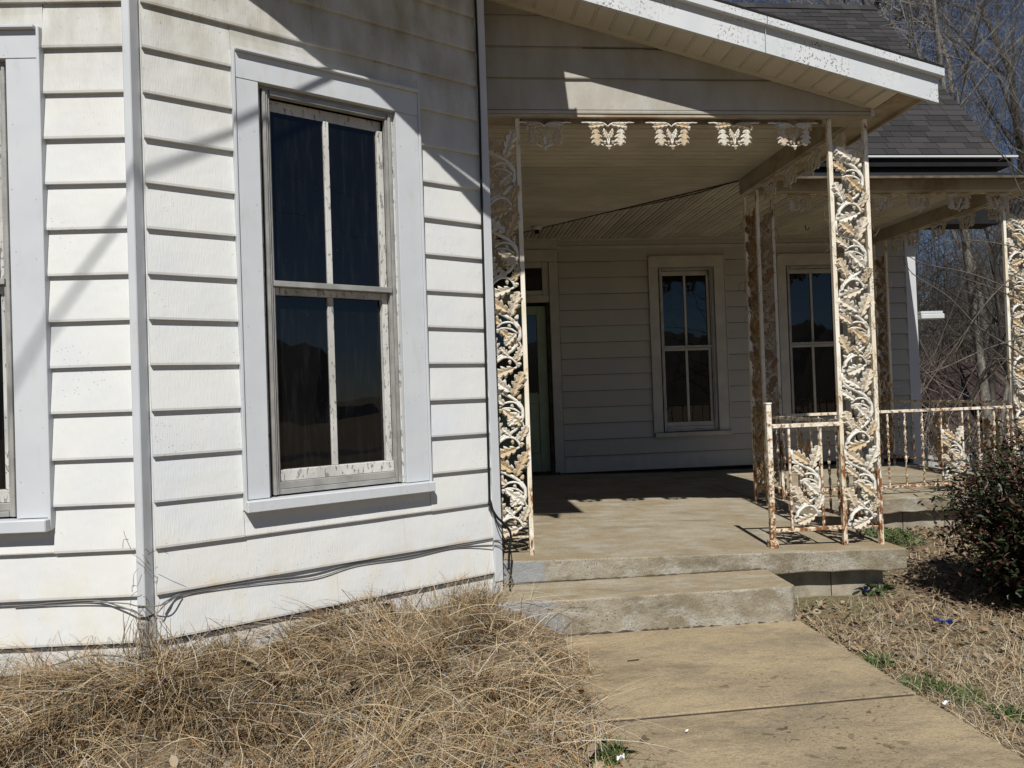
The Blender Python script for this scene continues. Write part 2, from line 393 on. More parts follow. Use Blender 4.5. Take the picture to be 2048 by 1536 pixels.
st = struct(st.build('porch_step', CTOP)); st.data.materials.append(CFACE)
for p in st.data.polygons:
    if abs(p.normal.z) < .6: p.material_index = 1
bevel(st, .012, 3)
def seam(y, z, x0, x1, r0, r1):
    m = MB(); n = 70; m.tube([(x0+(x1-x0)*i/n, y+rnd.uniform(-.006, .006), z+rnd.uniform(-.003, .002)) for i in range(n+1)], [rnd.uniform(r0, r1) for i in range(n+1)], 6); stuff(m.build('dark_seam', DARKWOOD, st))
seam(4.472, -1.149, .36, 2.02, .004, .013); seam(4.068, -1.345, .60, 2.0, .005, .014)  # dark irregular strips along the back and foot of the step
# foundation blocks under the slabs
def blocks(parent, x0, x1, y, ztop, zbot, bw=.41, bh=.2):
    z = ztop; row = 0
    base = cbox(-bw/2+.004, bw/2-.004, -.09, .09, -bh/2+.004, bh/2-.004).mesh('foundation_block', CBLOCK)
    while z > zbot:
        x = x0 - (bw/2 if row % 2 else 0)
        while x < x1:
            a, b = max(x, x0), min(x+bw, x1)
            if b-a > .05: link('foundation_block', base, parent, ((a+b)/2, y+rnd.uniform(-.004, .004), z-bh/2), None, ((b-a)/bw, 1, 1))
            x += bw
        z -= bh; row += 1
blocks(pf, .45, 2.86, 4.665, -1.19, -1.5); blocks(sf, 3.0, 5.9, 6.52, -1.19, -1.7)
def blocks_y(parent, x, y0, y1, ztop, zbot, bw=.41, bh=.2):
    base = cbox(-.09, .09, -bw/2+.004, bw/2-.004, -bh/2+.004, bh/2-.004).mesh('foundation_block', CBLOCK)
    z = ztop
    while z > zbot:
        y = y0
        while y < y1: link('foundation_block', base, parent, (x, y+bw/2, z-bh/2)); y += bw
        z -= bh
blocks_y(pf, 2.76, 4.78, 6.4, -1.19, -1.5)

# ================================================================== HOUSE
house = thing('house', 'old white clapboard house with ribbed porch ceiling, bay window and dark shingle roof', 'house', (0, 0, 0))
def board(fr, u0, u1, z0, h, mat, parent, top=None, off=.021, full=None):
    """one lapped board; top(u) optionally clips the upper edge"""
    j = rnd.uniform(-.0012, .0012); z0a, z0b = z0+rnd.uniform(-.0012, .0012), z0+rnd.uniform(-.0012, .0012)
    m = MB(); us = [u0, u1] if u1-u0 < .5 else [u0+(u1-u0)*i/6 for i in range(7)]
    vs = []; uv = []
    ru = rnd.uniform(-30, 30)
    for i, uu in enumerate(us):
        t = (uu-u0)/(u1-u0); zb = z0a+(z0b-z0a)*t; wv = rnd.uniform(-.0012, .0012)
        zt = z0+h+(.004 if full is None or z0+h > 0 and False else .0)
        if top: zt = max(zb+.002, min(zt, top(uu)))
        k = (zt-zb)/(h+.004)
        if full and h < full*.999 and not top: k = h/full
        prof = [(zb, -.004), (zb, off+j+wv), (zb+.010*k, off+.0015+j+wv), (zb+(zt-zb)*.55, off*.45+.002), (zt, off*(1-k)+.001)]
        for zz, nn in prof: vs.append(fr(uu, nn, zz)); uv.append((uu+ru*0, zz))
    P = 5; fs = [(i*P+a, (i+1)*P+a, (i+1)*P+a+1, i*P+a+1) for i in range(len(us)-1) for a in range(P-1)]
    fs += [tuple(range(P-1, -1, -1)), tuple((len(us)-1)*P+a for a in range(P))]
    m.add(vs, fs, uv)
    return m.build('siding_board', mat, parent)
def rows_wall(fr, u0, u1, zlist, h, holes, mat, parent, seams=True):
    for z in zlist:
        segs = [(u0, u1)]
        for (a, b, c, d) in holes:
            if z+h > c+.002 and z < d-.002:
                cut = []
                for s0, s1 in segs:
                    if b <= s0 or a >= s1: cut.append((s0, s1)); continue
                    if a > s0: cut.append((s0, a))
                    if b < s1: cut.append((b, s1))
                    if c-z > .01: board(fr, max(a, s0)+.0012, min(b, s1)-.0012, z, c-z, mat, parent, None, .021, h)
                    if z+h-d > .01: board(fr, max(a, s0)+.0012, min(b, s1)-.0012, d, z+h-d, mat, parent, None, .019*(z+h-d)/h, h)
                segs = cut
        for s0, s1 in segs:
            if s1-s0 > 1.3 and seams:
                c = s0+(s1-s0)*rnd.uniform(.3, .7); board(fr, s0, c, z, h, mat, parent); board(fr, c+.0012, s1, z, h, mat, parent)
            elif s1-s0 > .03: board(fr, s0, s1, z, h, mat, parent)
ROW = [1.813-.2033*k for k in range(-3, 15)]
def backing(name, fr, u0, u1, z0, z1, n0=-.25, n1=-.17, mat=DARKWOOD):
    m = MB(); m.box(u0, u1, n0, n1, z0, z1, fr); return m.build(name, mat, house)

def window(fr, u0, u1, zs, zt, mat, name, label=None, frontal=True, hang=None, w=.121, storm=STORM, prj=.034, pl=False):
    """double-hung window: u0..u1, zs (top of sill) .. zt outer casing"""
    W = link(name, None, house)
    if label: W['label'] = label
    def pc(nm, a, b, n0, n1, c, d, m, bv=.002, par=W):
        q = MB(); q.box(a, b, n0, n1, c, d, fr); o = q.build(nm, m, par); 
        if bv: bevel(o, bv)
        return o
    i0, i1, it = u0+w, u1-w*1.24, zt-w*1.15
    # flat casing boards, with a raised back-band on the outer edge
    pc('casing_board', u0+.014, i0, -.02, prj, zs, it-.001, mat); pc('casing_board', i1, u1-.014, -.02, prj, zs, it-.001, mat)
    pc('casing_board', u0+.014, u1-.014, -.02, prj+.002, it, zt-.014, mat)
    pc('back_band', u0, u0+.0135, -.02, prj+.008, zs-.05, zt, mat); pc('back_band', u1-.0135, u1, -.02, prj+.008, zs-.05, zt, mat)
    pc('back_band', u0+.0140, u1-.0140, -.02, prj+.026, zt-.0135, zt, mat)
    pc('sill', u0+.003, u1-.003, -.03, prj+.045, zs-.057, zs-.003, mat, .004)
    nm_ = MB()
    for zz in np.arange(zs+.12, it, .33):
        for a_ in (u0+.035, i0-.02, i1+.02, u1-.035):
            if rnd.random() < .75: a2, z2 = a_+rnd.uniform(-.008, .008), zz+rnd.uniform(-.06, .06); nm_.tube([fr(a2, prj-.004, z2), fr(a2, prj+.0012, z2)], .0022, 6)
    stuff(nm_.build('nail', STORM, W))
    # jambs
    dk = BLACK
    pc('jamb', i0, i0+.016, -.10, .0, zs, it, PEEL if frontal else mat); pc('jamb', i1-.016, i1, -.10, .0, zs, it, PEEL if frontal else mat)
    pc('jamb', i0+.0165, i1-.0165, -.10, .0, it-.014, it-.001, storm)
    s0, s1 = i0+.026, i1-.02
    zm = zs+(zt-zs)*.4715
    # storm frame
    sf_ = pc('storm_frame', s0, s0+.016, -.03, .012, zs+.006, it-.016, storm); 
    for a, b, n in ((s0+.0165, s0+.026, .006), (s0+.0265, s0+.038, -.004)): pc('storm_frame', a, b, -.03, n, zs+.006, it-.016, storm)
    pc('storm_frame', s1-.016, s1, -.03, .012, zs+.006, it-.016, storm); pc('storm_frame', s1-.030, s1-.0165, -.03, .002, zs+.006, it-.016, storm)
    pc('storm_frame', s0+.0385, s1-.0305, -.03, .008, it-.042, it-.016, storm)
    pc('storm_frame', s0+.0385, s1-.0305, -.03, .004, zs+.006, zs+.030, storm); pc('storm_frame', s0+.0385, s1-.0305, -.03, -.004, zs+.031, zs+.066, storm)
    pc('meeting_rail', s0+.030, s1-.022, -.034, .013, zm+.012, zm+.040, storm)
    # sash (behind): rails, stiles, muntin, panes
    g0, g1 = s0+.039, s1-.031
    pb = PEEL if frontal else mat
    pc('sash_rail', g0, g1, -.09, -.050, it-.100, it-.043, pb); pc('sash_rail', g0, g1, -.09, -.022, zm-.022, zm+.011, pb)
    pc('sash_rail', g0, g1, -.09, -.016, zs+.067, zs+.122, pb)
    pc('sash_stile', g0, g0+.010, -.09, -.030, zs+.123, it-.101, pb); pc('sash_stile', g1-.034, g1, -.088, -.030, zs+.123, it-.101, pb)
    mu = (g0+g1)/2-.008
    pc('muntin', mu-.015, mu+.013, -.085, -.036, zm+.0415, it-.1005, pb); pc('muntin', mu-.017, mu+.015, -.086, -.046, zs+.1225, zm-.0225, pb)
    for a, b in ((g0+.0105, mu-.0155), (mu+.0155, g1-.0345)):
        pc('pane', a, b, -.080, -.052, zm+.0415, it-.1005, GLASS, 0); pc('pane', a, b, -.084, -.060, zs+.1225, zm-.0225, GLASS, 0)
    return W
# --- bay wall A and B
wallA = backing('bay_front_wall', FA, -2.3, .0, -1.35, 2.6); wallB = backing('bay_side_wall', FB, .0, 1.86, -1.35, 2.6)
wallA['label'] = 'front face of the bay'; wallB['label'] = 'angled face of the bay'
rows_wall(FA, -2.3, -.055, ROW, .2033, [(-1.43, -.418, -.515, 1.70)], SID, wallA)
rows_wall(FB, .006, 1.80, ROW, .2033, [(.390, 1.396, -.512, 1.697)], SID, wallB)
window(FB, .390, 1.396, -.455, 1.695, TRIM, 'window', 'tall sunlit double-hung window with peeling muntin')
window(FA, -1.43, -.418, -.468, 1.695, TRIM, 'window', 'bay window cut by the photo edge')
m = MB(); m.box(-.08, -.002, -.06, -.003, -1.4, 2.6, FA); m.box(.001, .06, -.06, -.003, -1.4, 2.6, FB); m.build('corner_board', SID, house)
# foundation skirt under the bay boards
m = MB(); m.box(-2.3, .0, -.06, -.004, -1.5, -1.047, FA); m.build('skirt_board', SID, house)
m = MB(); m.box(.0, 1.855, -.06, -.004, -1.5, -1.047, FB); m.build('skirt_board', SID, house)
# corner post of the bay and end strip beside the porch
m = MB(); m.prism([(-1.345, 3.444), (-1.324, 3.388), (-1.291, 3.385), (-1.271, 3.434), (-1.28, 3.46)], -.915, 2.6, lambda p, q, d: (p, q, d), True)
o = m.build('corner_trim', TRIM, house); bevel(o, .003)
m = MB(); m.prism([(-1.338, 3.450), (-1.322, 3.404), (-1.296, 3.402), (-1.268, 3.436), (-1.27, 3.46)], -1.4, -.925, lambda p, q, d: (p, q, d), True)
m.build('corner_post', m_peel('bare_post_paint', (.6, .59, .55), .50), house)
m = MB(); m.box(1.797, 1.853, -.06, .030, -1.085, 2.6, FB); o = m.build('corner_trim', TRIM, house); bevel(o, .003)
m = MB(); m.box(1.790, 1.852, -.06, .022, -1.30, -1.087, FB); o = m.build('corner_trim', TRIM, house)
# --- left porch wall (house side)
FL = lambda uu, n, z: (.29+n, 4.34+uu, z)
m = MB(); m.box(0, 4.8, -.1, -.02, -1.1, 2.6, FL); pwl = m.build('porch_side_wall', DARKWOOD, house)
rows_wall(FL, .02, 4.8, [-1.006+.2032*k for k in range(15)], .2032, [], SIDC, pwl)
# --- wall C, back of the porch
wallC = backing('porch_back_wall', FC, .2, 6.33, -1.15, 2.0)
ZC = [-1.006+.2032*k for k in range(15)]
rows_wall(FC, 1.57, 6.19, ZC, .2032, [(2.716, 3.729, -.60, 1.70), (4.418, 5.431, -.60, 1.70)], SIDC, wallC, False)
m = MB(); m.box(.2, 6.3, -.02, .012, 1.80, 1.93, FC); m.build('frieze_board', TRIMW, house)
window(FC, 2.719, 3.727, -.545, 1.690, TRIMW, 'window', 'shaded porch window nearest the door', False)
window(FC, 4.419, 5.430, -.545, 1.690, TRIMW, 'window', 'shaded porch window behind the front column', False)
m = MB(); m.box(6.19, 6.33, -.06, .022, -1.12, 1.93, FC); o = m.build('corner_trim', TRIM, house)
m = MB(); m.box(6.27, 6.33, -1.5, -.065, -1.4, 2.7, FC); m.build('end_wall', SID, house)
m = MB(); m.box(6.335, 6.66, -.06, .10, .80, .87, FC); o = m.build('side_bay_sill', TRIM, house); bevel(o, .01)
m = MB(); m.box(6.335, 6.64, -.06, .085, .875, .905, FC); o = m.build('side_bay_sill', TRIM, house)
# door
door = link('door', None, house); door['label'] = 'old green panelled door with glass and transom'
def dp(nm, a, b, n0, n1, c, d, mt, bv=.003):
    q = MB(); q.box(a, b, n0, n1, c, d, FC); o = q.build(nm, mt, door); bevel(o, bv); return o
dp('casing_board', 1.446, 1.562, -.02, .034, -1.0, 1.645, TRIMW); dp('casing_board', .45, 1.562, -.02, .036, 1.647, 1.795, TRIMW); dp('casing_board', .45, .566, -.02, .034, -1.0, 1.645, TRIMW)
dp('transom_bar', .57, 1.444, -.05, .02, 1.14, 1.225, TRIMW); dp('transom_frame', 1.365, 1.444, -.05, .0, 1.227, 1.645, TRIMW); dp('transom_frame', .57, 1.362, -.05, .0, 1.575, 1.645, TRIMW)
dp('transom_frame', .57, 1.362, -.05, -.004, 1.227, 1.29, TRIMW); dp('pane', .57, 1.36, -.06, -.04, 1.292, 1.573, GLASS, 0)
dp('jamb', 1.405, 1.444, -.16, .0, -1.0, 1.138, DARKWOOD)
dp('door_stile', 1.285, 1.402, -.12, -.07, -.98, 1.10, GREEN); dp('door_stile', .60, .72, -.12, -.07, -.98, 1.10, GREEN)
dp('door_rail', .722, 1.283, -.12, -.07, .99, 1.10, GREEN); dp('door_rail', .722, 1.283, -.12, -.07, -.12, .0, GREEN); dp('door_rail', .722, 1.283, -.12, -.07, -.98, -.74, GREEN)
dp('door_moulding', .74, 1.27, -.07, -.055, -.015, .012, GREEN)
dp('door_panel', .722, 1.283, -.115, -.095, -.738, -.122, GREEN); dp('door_panel', .80, 1.205, -.094, -.08, -.66, -.20, GREEN)
dp('pane', .722, 1.283, -.112, -.10, .002, .988, GLASS, 0)
dp('threshold', .5, 1.5, -.1, .05, -1.03, -.985, DARKWOOD)
# backing hole: keep the wall behind the door dark
# --- gable end over the porch
m = MB(); m.prism([(.2, 1.80), (2.90, 1.80), (2.90, rake(2.9)+.02), (.2, rake(.2)+.02)], .02, .09, lambda p, q, d: (p, YG+d, q), True)
gab = m.build('gable_wall', DARKWOOD, house)
SIDG = m_siding('gable_siding_shade_tone', (.46, .45, .415), .8, .0, 1.985, .199, .8)  # base colour lowered to deepen the roof shadow on the gable
for k in range(1, 6):
    z = 1.985+.199*(k-1)
    xr = min(2.915, 3.179-(z+.004-1.733-.02)/.2692)
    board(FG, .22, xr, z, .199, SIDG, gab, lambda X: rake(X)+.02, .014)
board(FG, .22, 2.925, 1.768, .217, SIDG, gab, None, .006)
m = MB(); m.box(2.915, 2.94, -.04, .016, 1.76, 1.80, FG); m.box(2.918, 2.938, -.04, .014, 1.80, rake(2.93)+.01, FG); m.build('corner_trim', TRIM, house)
m = MB(); m.box(.2, 2.925, -.16, .0, 1.748, 1.766, FG); m.build('beam_soffit', BEAM, house)
m = MB(); m.box(.56, 2.60, -.060, -.036, 1.722, 1.747, FG); m.build('valance_rail', plain('rusted_rail', (.20, .15, .10), .8, .5, 14), house)
# rake: fascia, drip edge, soffit pieces
roofp = link('porch_roof', None, house)
def sl_poly(x0, x1, a, b): return [(x0, rake(x0)+a), (x1, rake(x1)+a), (x1, rake(x1)+b), (x0, rake(x0)+b)]
for x0, x1 in ((-.25, 2.066), (2.070, 3.183)):
    m = MB(); m.prism(sl_poly(x0, x1, 0, .168), 4.300, 4.322, lambda p, q, d: (p, d, q)); o = m.build('fascia_board', FASC, roofp)
    m = MB(); m.prism(sl_poly(x0, x1+(.02 if x1 > 3 else 0), .158, .205), 4.262, 4.36, lambda p, q, d: (p, d, q)); o = m.build('drip_edge', FASC, roofp)
m = MB(); m.prism(sl_poly(-.25, 3.2, .207, .222), 4.262, 8.8, lambda p, q, d: (p, d, q)); m.build('roof_deck', BLACK, roofp)
x = 2.86; 
while x > -.2:
    a, b = x-.121, x
    m = MB(); vs = []
    prof = [(0, .0), (.006, .006), (.014, .006), (.018, .0), (.119, .0), (.121, .002)]
    for yy in (4.324, 4.585):
        for (du, dz) in prof: vs.append((a+du, yy, rake(a+du)+.016+dz))
    n = len(prof); m.add(vs, [(i, i+1, n+i+1, n+i) for i in range(n-1)] )
    m.build('soffit_panel', BEIGE2, roofp); x -= .1212
m = MB(); m.prism(sl_poly(-.25, 2.88, -.004, .020), 4.572, 4.590, lambda p, q, d: (p, d, q)); m.build('soffit_channel', BEIGE2, roofp)
m = MB(); m.prism([(2.86, rake(2.86)+.0), (2.93, rake(2.93)+.0), (2.93, rake(2.93)+.02), (2.86, rake(2.86)+.02)], 4.325, 4.585, lambda p, q, d: (p, d, q)); m.build('soffit_channel', BEIGE2, roofp)
# right-hand eave of the front porch
m = MB(); m.box(2.94, 3.12, 4.325, 6.20, 1.800, 1.83); m.build('eave_soffit', BEAM, roofp)
m = MB(); m.box(3.12, 3.14, 4.325, 6.20, 1.775, 1.93); m.build('eave_board', BEAM, roofp)
# --- beams
bm1 = MB(); bm1.box(2.875, 2.935, 4.70, 6.62, 1.792, 1.955); o = bm1.build('side_beam', BEAM, house)
bm1 = MB(); bm1.box(2.868, 2.94, 4.71, 6.60, 1.778, 1.791); o = bm1.build('side_beam_trim', BEAM, house)
m = MB(); m.box(2.945, 6.10, 6.46, 6.60, 1.772, 1.885); o = m.build('front_beam', BEAM, house); bevel(o, .004)
m = MB(); m.box(2.95, 6.16, 6.26, 6.285, 1.835, 1.856); m.build('gutter_lip', plain('weathered_metal', (.11, .085, .06), .6, .4, 12), house)
m = MB(); m.box(5.68, 5.80, 6.61, 9.12, 1.785, 1.935); o = m.build('end_beam', BEAM, house); bevel(o, .004)
m = MB(); m.box(2.95, 6.12, 6.61, 9.1, 1.962, 1.972); m.build('side_porch_roof', BLACK, house)
m = MB(); m.prism([(6.286, 1.846), (6.286, 1.856), (6.62, 1.99), (9.1, 2.01), (9.1, 1.98), (6.62, 1.965), (6.45, 1.90)], 2.95, 6.18, lambda p, q, d: (d, p, q)); m.build('side_porch_roof', BLACK, house)
# --- porch ceiling: ribbed panels, mitred on the valley line
ceil = link('porch_ceiling', None, house)
def mitre(Y): return 2.9-(Y-6.62)*(1.82/2.13)
def ribbed(y0, y1, xa, xb, along_x, nm='ceiling_panel'):
    m = MB(); prof = []
    n = 3; w_ = (y1-y0)/n
    for i in range(n):
        a = y0+i*w_; prof += [(a+.005, .030), (a+.016, .0), (a+w_*.5-.009, .0), (a+w_*.5, .012), (a+w_*.5+.009, .0), (a+w_-.005, .0)]
    prof.append((y1-.001, .030))
    vs = []; sag = rnd.uniform(-.004, .002)
    for t in (0, .5, 1):
        for (q, dz) in prof:
            A, B = xa(q), xb(q); p = A+(B-A)*t; z = 1.930+dz+(sag if t == .5 else 0)
            vs.append((p, q, z) if along_x else (q, p, z))
    k = len(prof); fs = []
    for t in range(2):
        for i in range(k-1):
            q = (t*k+i, t*k+i+1, (t+1)*k+i+1, (t+1)*k+i); fs.append(q if along_x else q[::-1])
    m.add(vs, fs); return m.build(nm, BEIGE, ceil)
y = 4.69
while y < 9.12:
    y1 = min(y+.305, 9.14)
    ribbed(y, y1, lambda q: .3, lambda q: (2.872 if q < 6.62 else max(.35, mitre(q)-.006)), True); y += .305
def inv(X): return 6.62+(2.9-X)*(2.13/1.82)
x = .9
while x < 5.66:
    x1 = min(x+.305, 5.68)
    ribbed(x, x1, lambda q: (min(9.13, inv(q)+.006) if q < 2.9 else 6.605), lambda q: 9.14, False); x += .305
m = MB(); m.tube([(2.88, 6.64, 1.926), (2.3, 7.32, 1.924), (1.7, 8.02, 1.927), (1.08, 8.75, 1.929)], .007, 4); m.build('valley_strip', DARKWOOD, ceil)
m = MB(); m.tube([(2.86, 6.60, 1.918), (2.62, 6.95, 1.905), (2.3, 7.35, 1.912), (2.0, 7.7, 1.924)], [.003, .006, .005, .002], 5); m.build('valley_strip', BLACK, ceil)
m = MB(); m.box(.3, 6.2, 9.115, 9.137, 1.905, 1.929); m.build('ceiling_moulding', TRIMW, ceil)
m = MB(); m.box(.3, 2.93, 4.66, 9.13, 1.962, 1.975); m.build('ceiling_deck', BLACK, ceil)
# --- bay overhang above the frame (throws the big diagonal shadow)
ovh = link('bay_overhang', None, house)
m = MB(); m.prism([(-3.2, 3.1), (.845, 3.1), (.845, 3.85), (.765, 3.85), (.765, 4.59), (.30, 4.59), (-1.0, 3.7), (-3.2, 3.7)], 2.64, 2.66, lambda p, q, d: (p, q, d), True); m.build('soffit', BEIGE2, ovh)
prf = [(-3.2, 2.635), (-.84, 2.643), (-.70, 2.625), (-.52, 2.615), (-.47, 2.66), (-.38, 2.662), (-.2, 2.628), (-.1, 2.60), (-.06, 2.59)]
m = MB(); m.prism(prf+[(-.06, 2.75), (-3.2, 2.75)], 3.085, 3.10, lambda p, q, d: (p, d, q)); m.build('fascia_board', FASC, ovh)
m = MB(); m.prism([(-.06, 2.662), (.66, 2.64), (.862, 2.64), (.862, 2.67), (.6, 2.75), (-.06, 2.75)], 3.085, 3.10, lambda p, q, d: (p, d, q)); m.build('fascia_board', FASC, ovh)
m = MB(); m.prism([(-.06, 2.655), (-.06, 2.59), (.04, 2.555), (.15, 2.487), (.22, 2.49), (.43, 2.57), (.55, 2.52), (.60, 2.37), (.635, 2.36), (.65, 2.632), (.2, 2.640)], 3.078, 3.084, lambda p, q, d: (p, d, q)); m.build('loose_trim', FASC, ovh)
m = MB(); m.box(.845, .86, 3.1, 3.85, 2.64, 2.665); m.box(.765, .78, 3.855, 4.585, 2.64, 2.69); m.build('fascia_board', FASC, ovh)
m = MB(); m.prism([(-3.2, 2.76), (.80, 2.76), (-1.3, 4.6), (-3.2, 4.6)], 3.12, 9.0, lambda p, q, d: (p, d, q)); m.build('gable_end', SID, ovh)
# --- main roof with single shingles
roof = link('roof', None, house); roof['label'] = 'steep dark asphalt shingle roof'
ye, ze, yr, zr, XR = 8.80, 2.877, 11.44, 6.19, 7.364
sl_ = math.hypot(yr-ye, zr-ze); sd = Vector((0, (yr-ye)/sl_, (zr-ze)/sl_)); sn = Vector((0, -sd.z, sd.y)); RO = Vector((0, ye, ze))
FR = lambda X, s, n: tuple(RO + Vector((X, 0, 0)) + sd*s + sn*n)
m = MB(); m.prism([(-1, -.02), (XR-.02, -.02), (XR-.02, sl_), (-1, sl_)], -.03, -.004, lambda p, q, d: FR(p, q, d), True); m.build('roof_deck', BLACK, roof)
m = MB(); m.prism([(-1, .0), (XR-.02, .0), (XR-.02, sl_), (-1, sl_)], 0, -.05, lambda p, q, d: (p, 2*yr-FR(p, q, d)[1], FR(p, q, d)[2])); m.build('rear_slope', SHING, roof)
E_ = sl_/round(sl_/.133); shm = {}
def shingle_mesh(wd):
    key = round(wd, 2)
    if key not in shm:
        m = MB(); a, b = -key/2+.003, key/2-.003
        vs = [(a, 0, .007), (b, 0, .007), (b, .15, .001), (a, .15, .001), (a, 0, -.004), (b, 0, -.004)]
        m.add(vs, [(0, 1, 2, 3), (4, 5, 1, 0), (4, 0, 3), (5, 2, 1)]); shm[key] = m.mesh('shingle', SHING)
    return shm[key]
RM = Matrix(((1, 0, 0), (0, sd.y, sn.y), (0, sd.z, sn.z))).to_euler()
cand = []
nrow = round(sl_/E_)
for k in range(nrow):
    X = XR - (0 if k % 2 else .14) - rnd.uniform(0, .1); first = True
    X = XR
    while X > 2.2:
        wd = rnd.choice((.16, .22, .26, .32, .32, .38)) if not first else rnd.choice((.1, .2, .3)); first = False
        cand.append((k, X-wd/2, wd)); X -= wd
def seen(k, X):
    s = k*E_; y, z = ye+sd.y*s, ze+sd.z*s
    # hidden behind the front porch rake or not: compare with the rake's sight plane
    t = 4.28/y; return z*t > rake(X*t)+.16 or X*t > 3.1
cand.sort(key=lambda c: (not seen(c[0], c[1]), c[0]))
rest = MB()
for i, (k, X, wd) in enumerate(cand):
    if i < 300: link('shingle', shingle_mesh(wd), roof, FR(X, k*E_, rnd.uniform(0, .003)), RM)
    else:
        a, b = X-wd/2+.001, X+wd/2-.001
        rest.add([FR(a, k*E_, .007), FR(b, k*E_, .007), FR(b, k*E_+.145, .001), FR(a, k*E_+.145, .001), FR(a, k*E_, -.004), FR(b, k*E_, -.004)], [(0, 1, 2, 3), (4, 5, 1, 0)])
SH2 = NT('upper_shingle'); v_ = SH2.coord(scale=(3.2, 1, 7.5)); SH2.col(SH2.mix(SH2.ramp(SH2.vor(v_, 1.0, 'Color'), .2, .8), (.015, .015, .017), (.042, .039, .040))); SH2.rough(.95)
stuff(rest.build('shingle', SH2.m, roof))
m = MB(); m.box(-1, 7.52, ye-.075, ye-.02, ze-.056, ze-.032); o = m.build('drip_edge', TRIM, roof)
m = MB(); m.box(-1, 7.45, ye-.03, ye+.3, ze-.16, ze-.055); m.build('eave_board', BLACK, roof)  # painted black for the deep shade under the main eave
m = MB(); m.box(2.9, 7.3, ye+.02, ye+.34, 1.99, ze-.17); m.build('eave_shade_band', BLACK, roof)  # black sheet standing in for the shade between eave and porch roof
m = MB(); m.prism([(-.03, -.03), (sl_+.03, -.03), (sl_+.03, -.16), (-.03, -.16)], XR-.02, XR+.004, lambda p, q, d: FR(d, p, q)); m.build('rake_board', FASC, roof)
m = MB()
k_ = 0; X = 1.5
ridge_m = MB(); ridge_m.add([(-.15, -.10, -.115), (.15, -.10, -.115), (.15, 0, .012), (-.15, 0, .012), (.15, .10, -.115), (-.15, .10, -.115)], [(0, 1, 2, 3), (3, 2, 4, 5)])
ridge_me = ridge_m.mesh('ridge_cap', SHING)
while X < XR: link('ridge_cap', ridge_me, roof, (X+.15, yr, zr+.02)); X += .295

# ================================================================== CAST IRON
def leaf_mesh():
    T = [0, .05, .13, .22, .30, .40, .49, .58, .67, .76, .85, .93, 1.0]
    Wd = [.05, .09, .27, .34, .17, .43, .50, .25, .45, .47, .22, .30, .13]
    vs, fs, uv = [], [], []
    for t, wd in zip(T, Wd):
        bend = .10*math.sin(t*3.1)
        lean = .04*(1 if wd > .3 else -.5)
        for a, hgt in ((-1, -.02), (-.6, .24), (0, .10), (.6, .24), (1, -.02)):
            vs.append((a*wd, -(hgt*min(1, wd*4)+bend*.4), t+abs(a)*lean)); uv.append((abs(a), t))
    n = len(T)
    for i in range(n-1):
        for j in range(4): a = i*5+j; fs.append((a, a+1, a+6, a+5))
    o = len(vs)
    for t, wd in zip(T, Wd):
        lean = .04*(1 if wd > .3 else -.5)
        for a in (-1, 1): uv.append((1, t)); vs.append((a*wd*.96, .055-.04*math.sin(t*3.1), t+lean))
    for i in range(n-1):
        fs.append((o+2*i+1, o+2*i, o+2*i+2, o+2*i+3)); fs.append((o+2*i, i*5, i*5+5, o+2*i+2)); fs.append((i*5+4, o+2*i+1, o+2*i+3, i*5+9))
    m = MB(); m.add(vs, fs, uv); return m.mesh('leaf', CAST, False)
def acorn_mesh():
    prof = [(0, -.5), (.30, -.42), (.44, -.2), (.46, .0), (.36, .04), (.36, .2), (.28, .42), (.12, .58), (0, .66)]
    vs, fs = [], []; n = 7
    for rr_, z in prof:
        for j in range(n): vs.append((rr_*math.cos(2*math.pi*j/n), rr_*math.sin(2*math.pi*j/n)*.8, z))
    for i in range(len(prof)-1):
        for j in range(n): fs.append((i*n+j, i*n+(j+1) % n, (i+1)*n+(j+1) % n, (i+1)*n+j))
    m = MB(); m.add(vs, fs); return m.mesh('acorn', CAST, True)
LEAF, ACORN = leaf_mesh(), acorn_mesh()
K = .000667
def zp(x, y): return ((x-345)*K-.1, (1190-y)*K)
def vine_mesh(flip=1):
    m = MB()
    def t(pts, r0, r1, n=12, yo=0):
        P = bez([(zp(*p)[0]*flip, yo, zp(*p)[1]) for p in pts], n); m.tube(P, [(r0+(r1-r0)*i/n)*1.02*(1+.14*math.sin(i*2.1)) for i in range(n+1)], 7)
    t([(352, 440), (358, 520), (400, 572), (470, 612), (545, 652), (600, 705), (628, 770), (628, 835), (605, 895), (565, 945), (515, 985), (460, 1020), (412, 1058), (382, 1110), (372, 1160), (366, 1190)], .0105, .0115, 26)
    t([(352, 566), (390, 580), (450, 606)], .007, .009, 5)
    t([(545, 655), (548, 600), (560, 575)], .007, .006, 4)
    t([(430, 738), (470, 702), (525, 690), (580, 706), (618, 765)], .006, .007, 8, -.004)
    t([(450, 752), (500, 745), (560, 760), (610, 800)], .005, .006, 6, -.006)
    t([(372, 1150), (400, 1085), (450, 1035), (510, 1018), (560, 1040), (592, 1085), (590, 1115), (555, 1132)], .009, .006, 14, -.006)
    t([(375, 1050), (400, 1046), (440, 1010), (500, 985)], .006, .007, 6, -.004)
    t([(615, 870), (630, 900), (635, 935)], .006, .004, 4)
    t([(600, 700), (612, 680), (606, 668)], .006, .005, 3)
    t([(560, 940), (548, 930), (538, 934)], .006, .005, 3)
    t([(520, 1020), (530, 1040), (532, 1055)], .005, .005, 3)
    return m.mesh('vine', CAST, True)
VINE = {1: vine_mesh(1)}
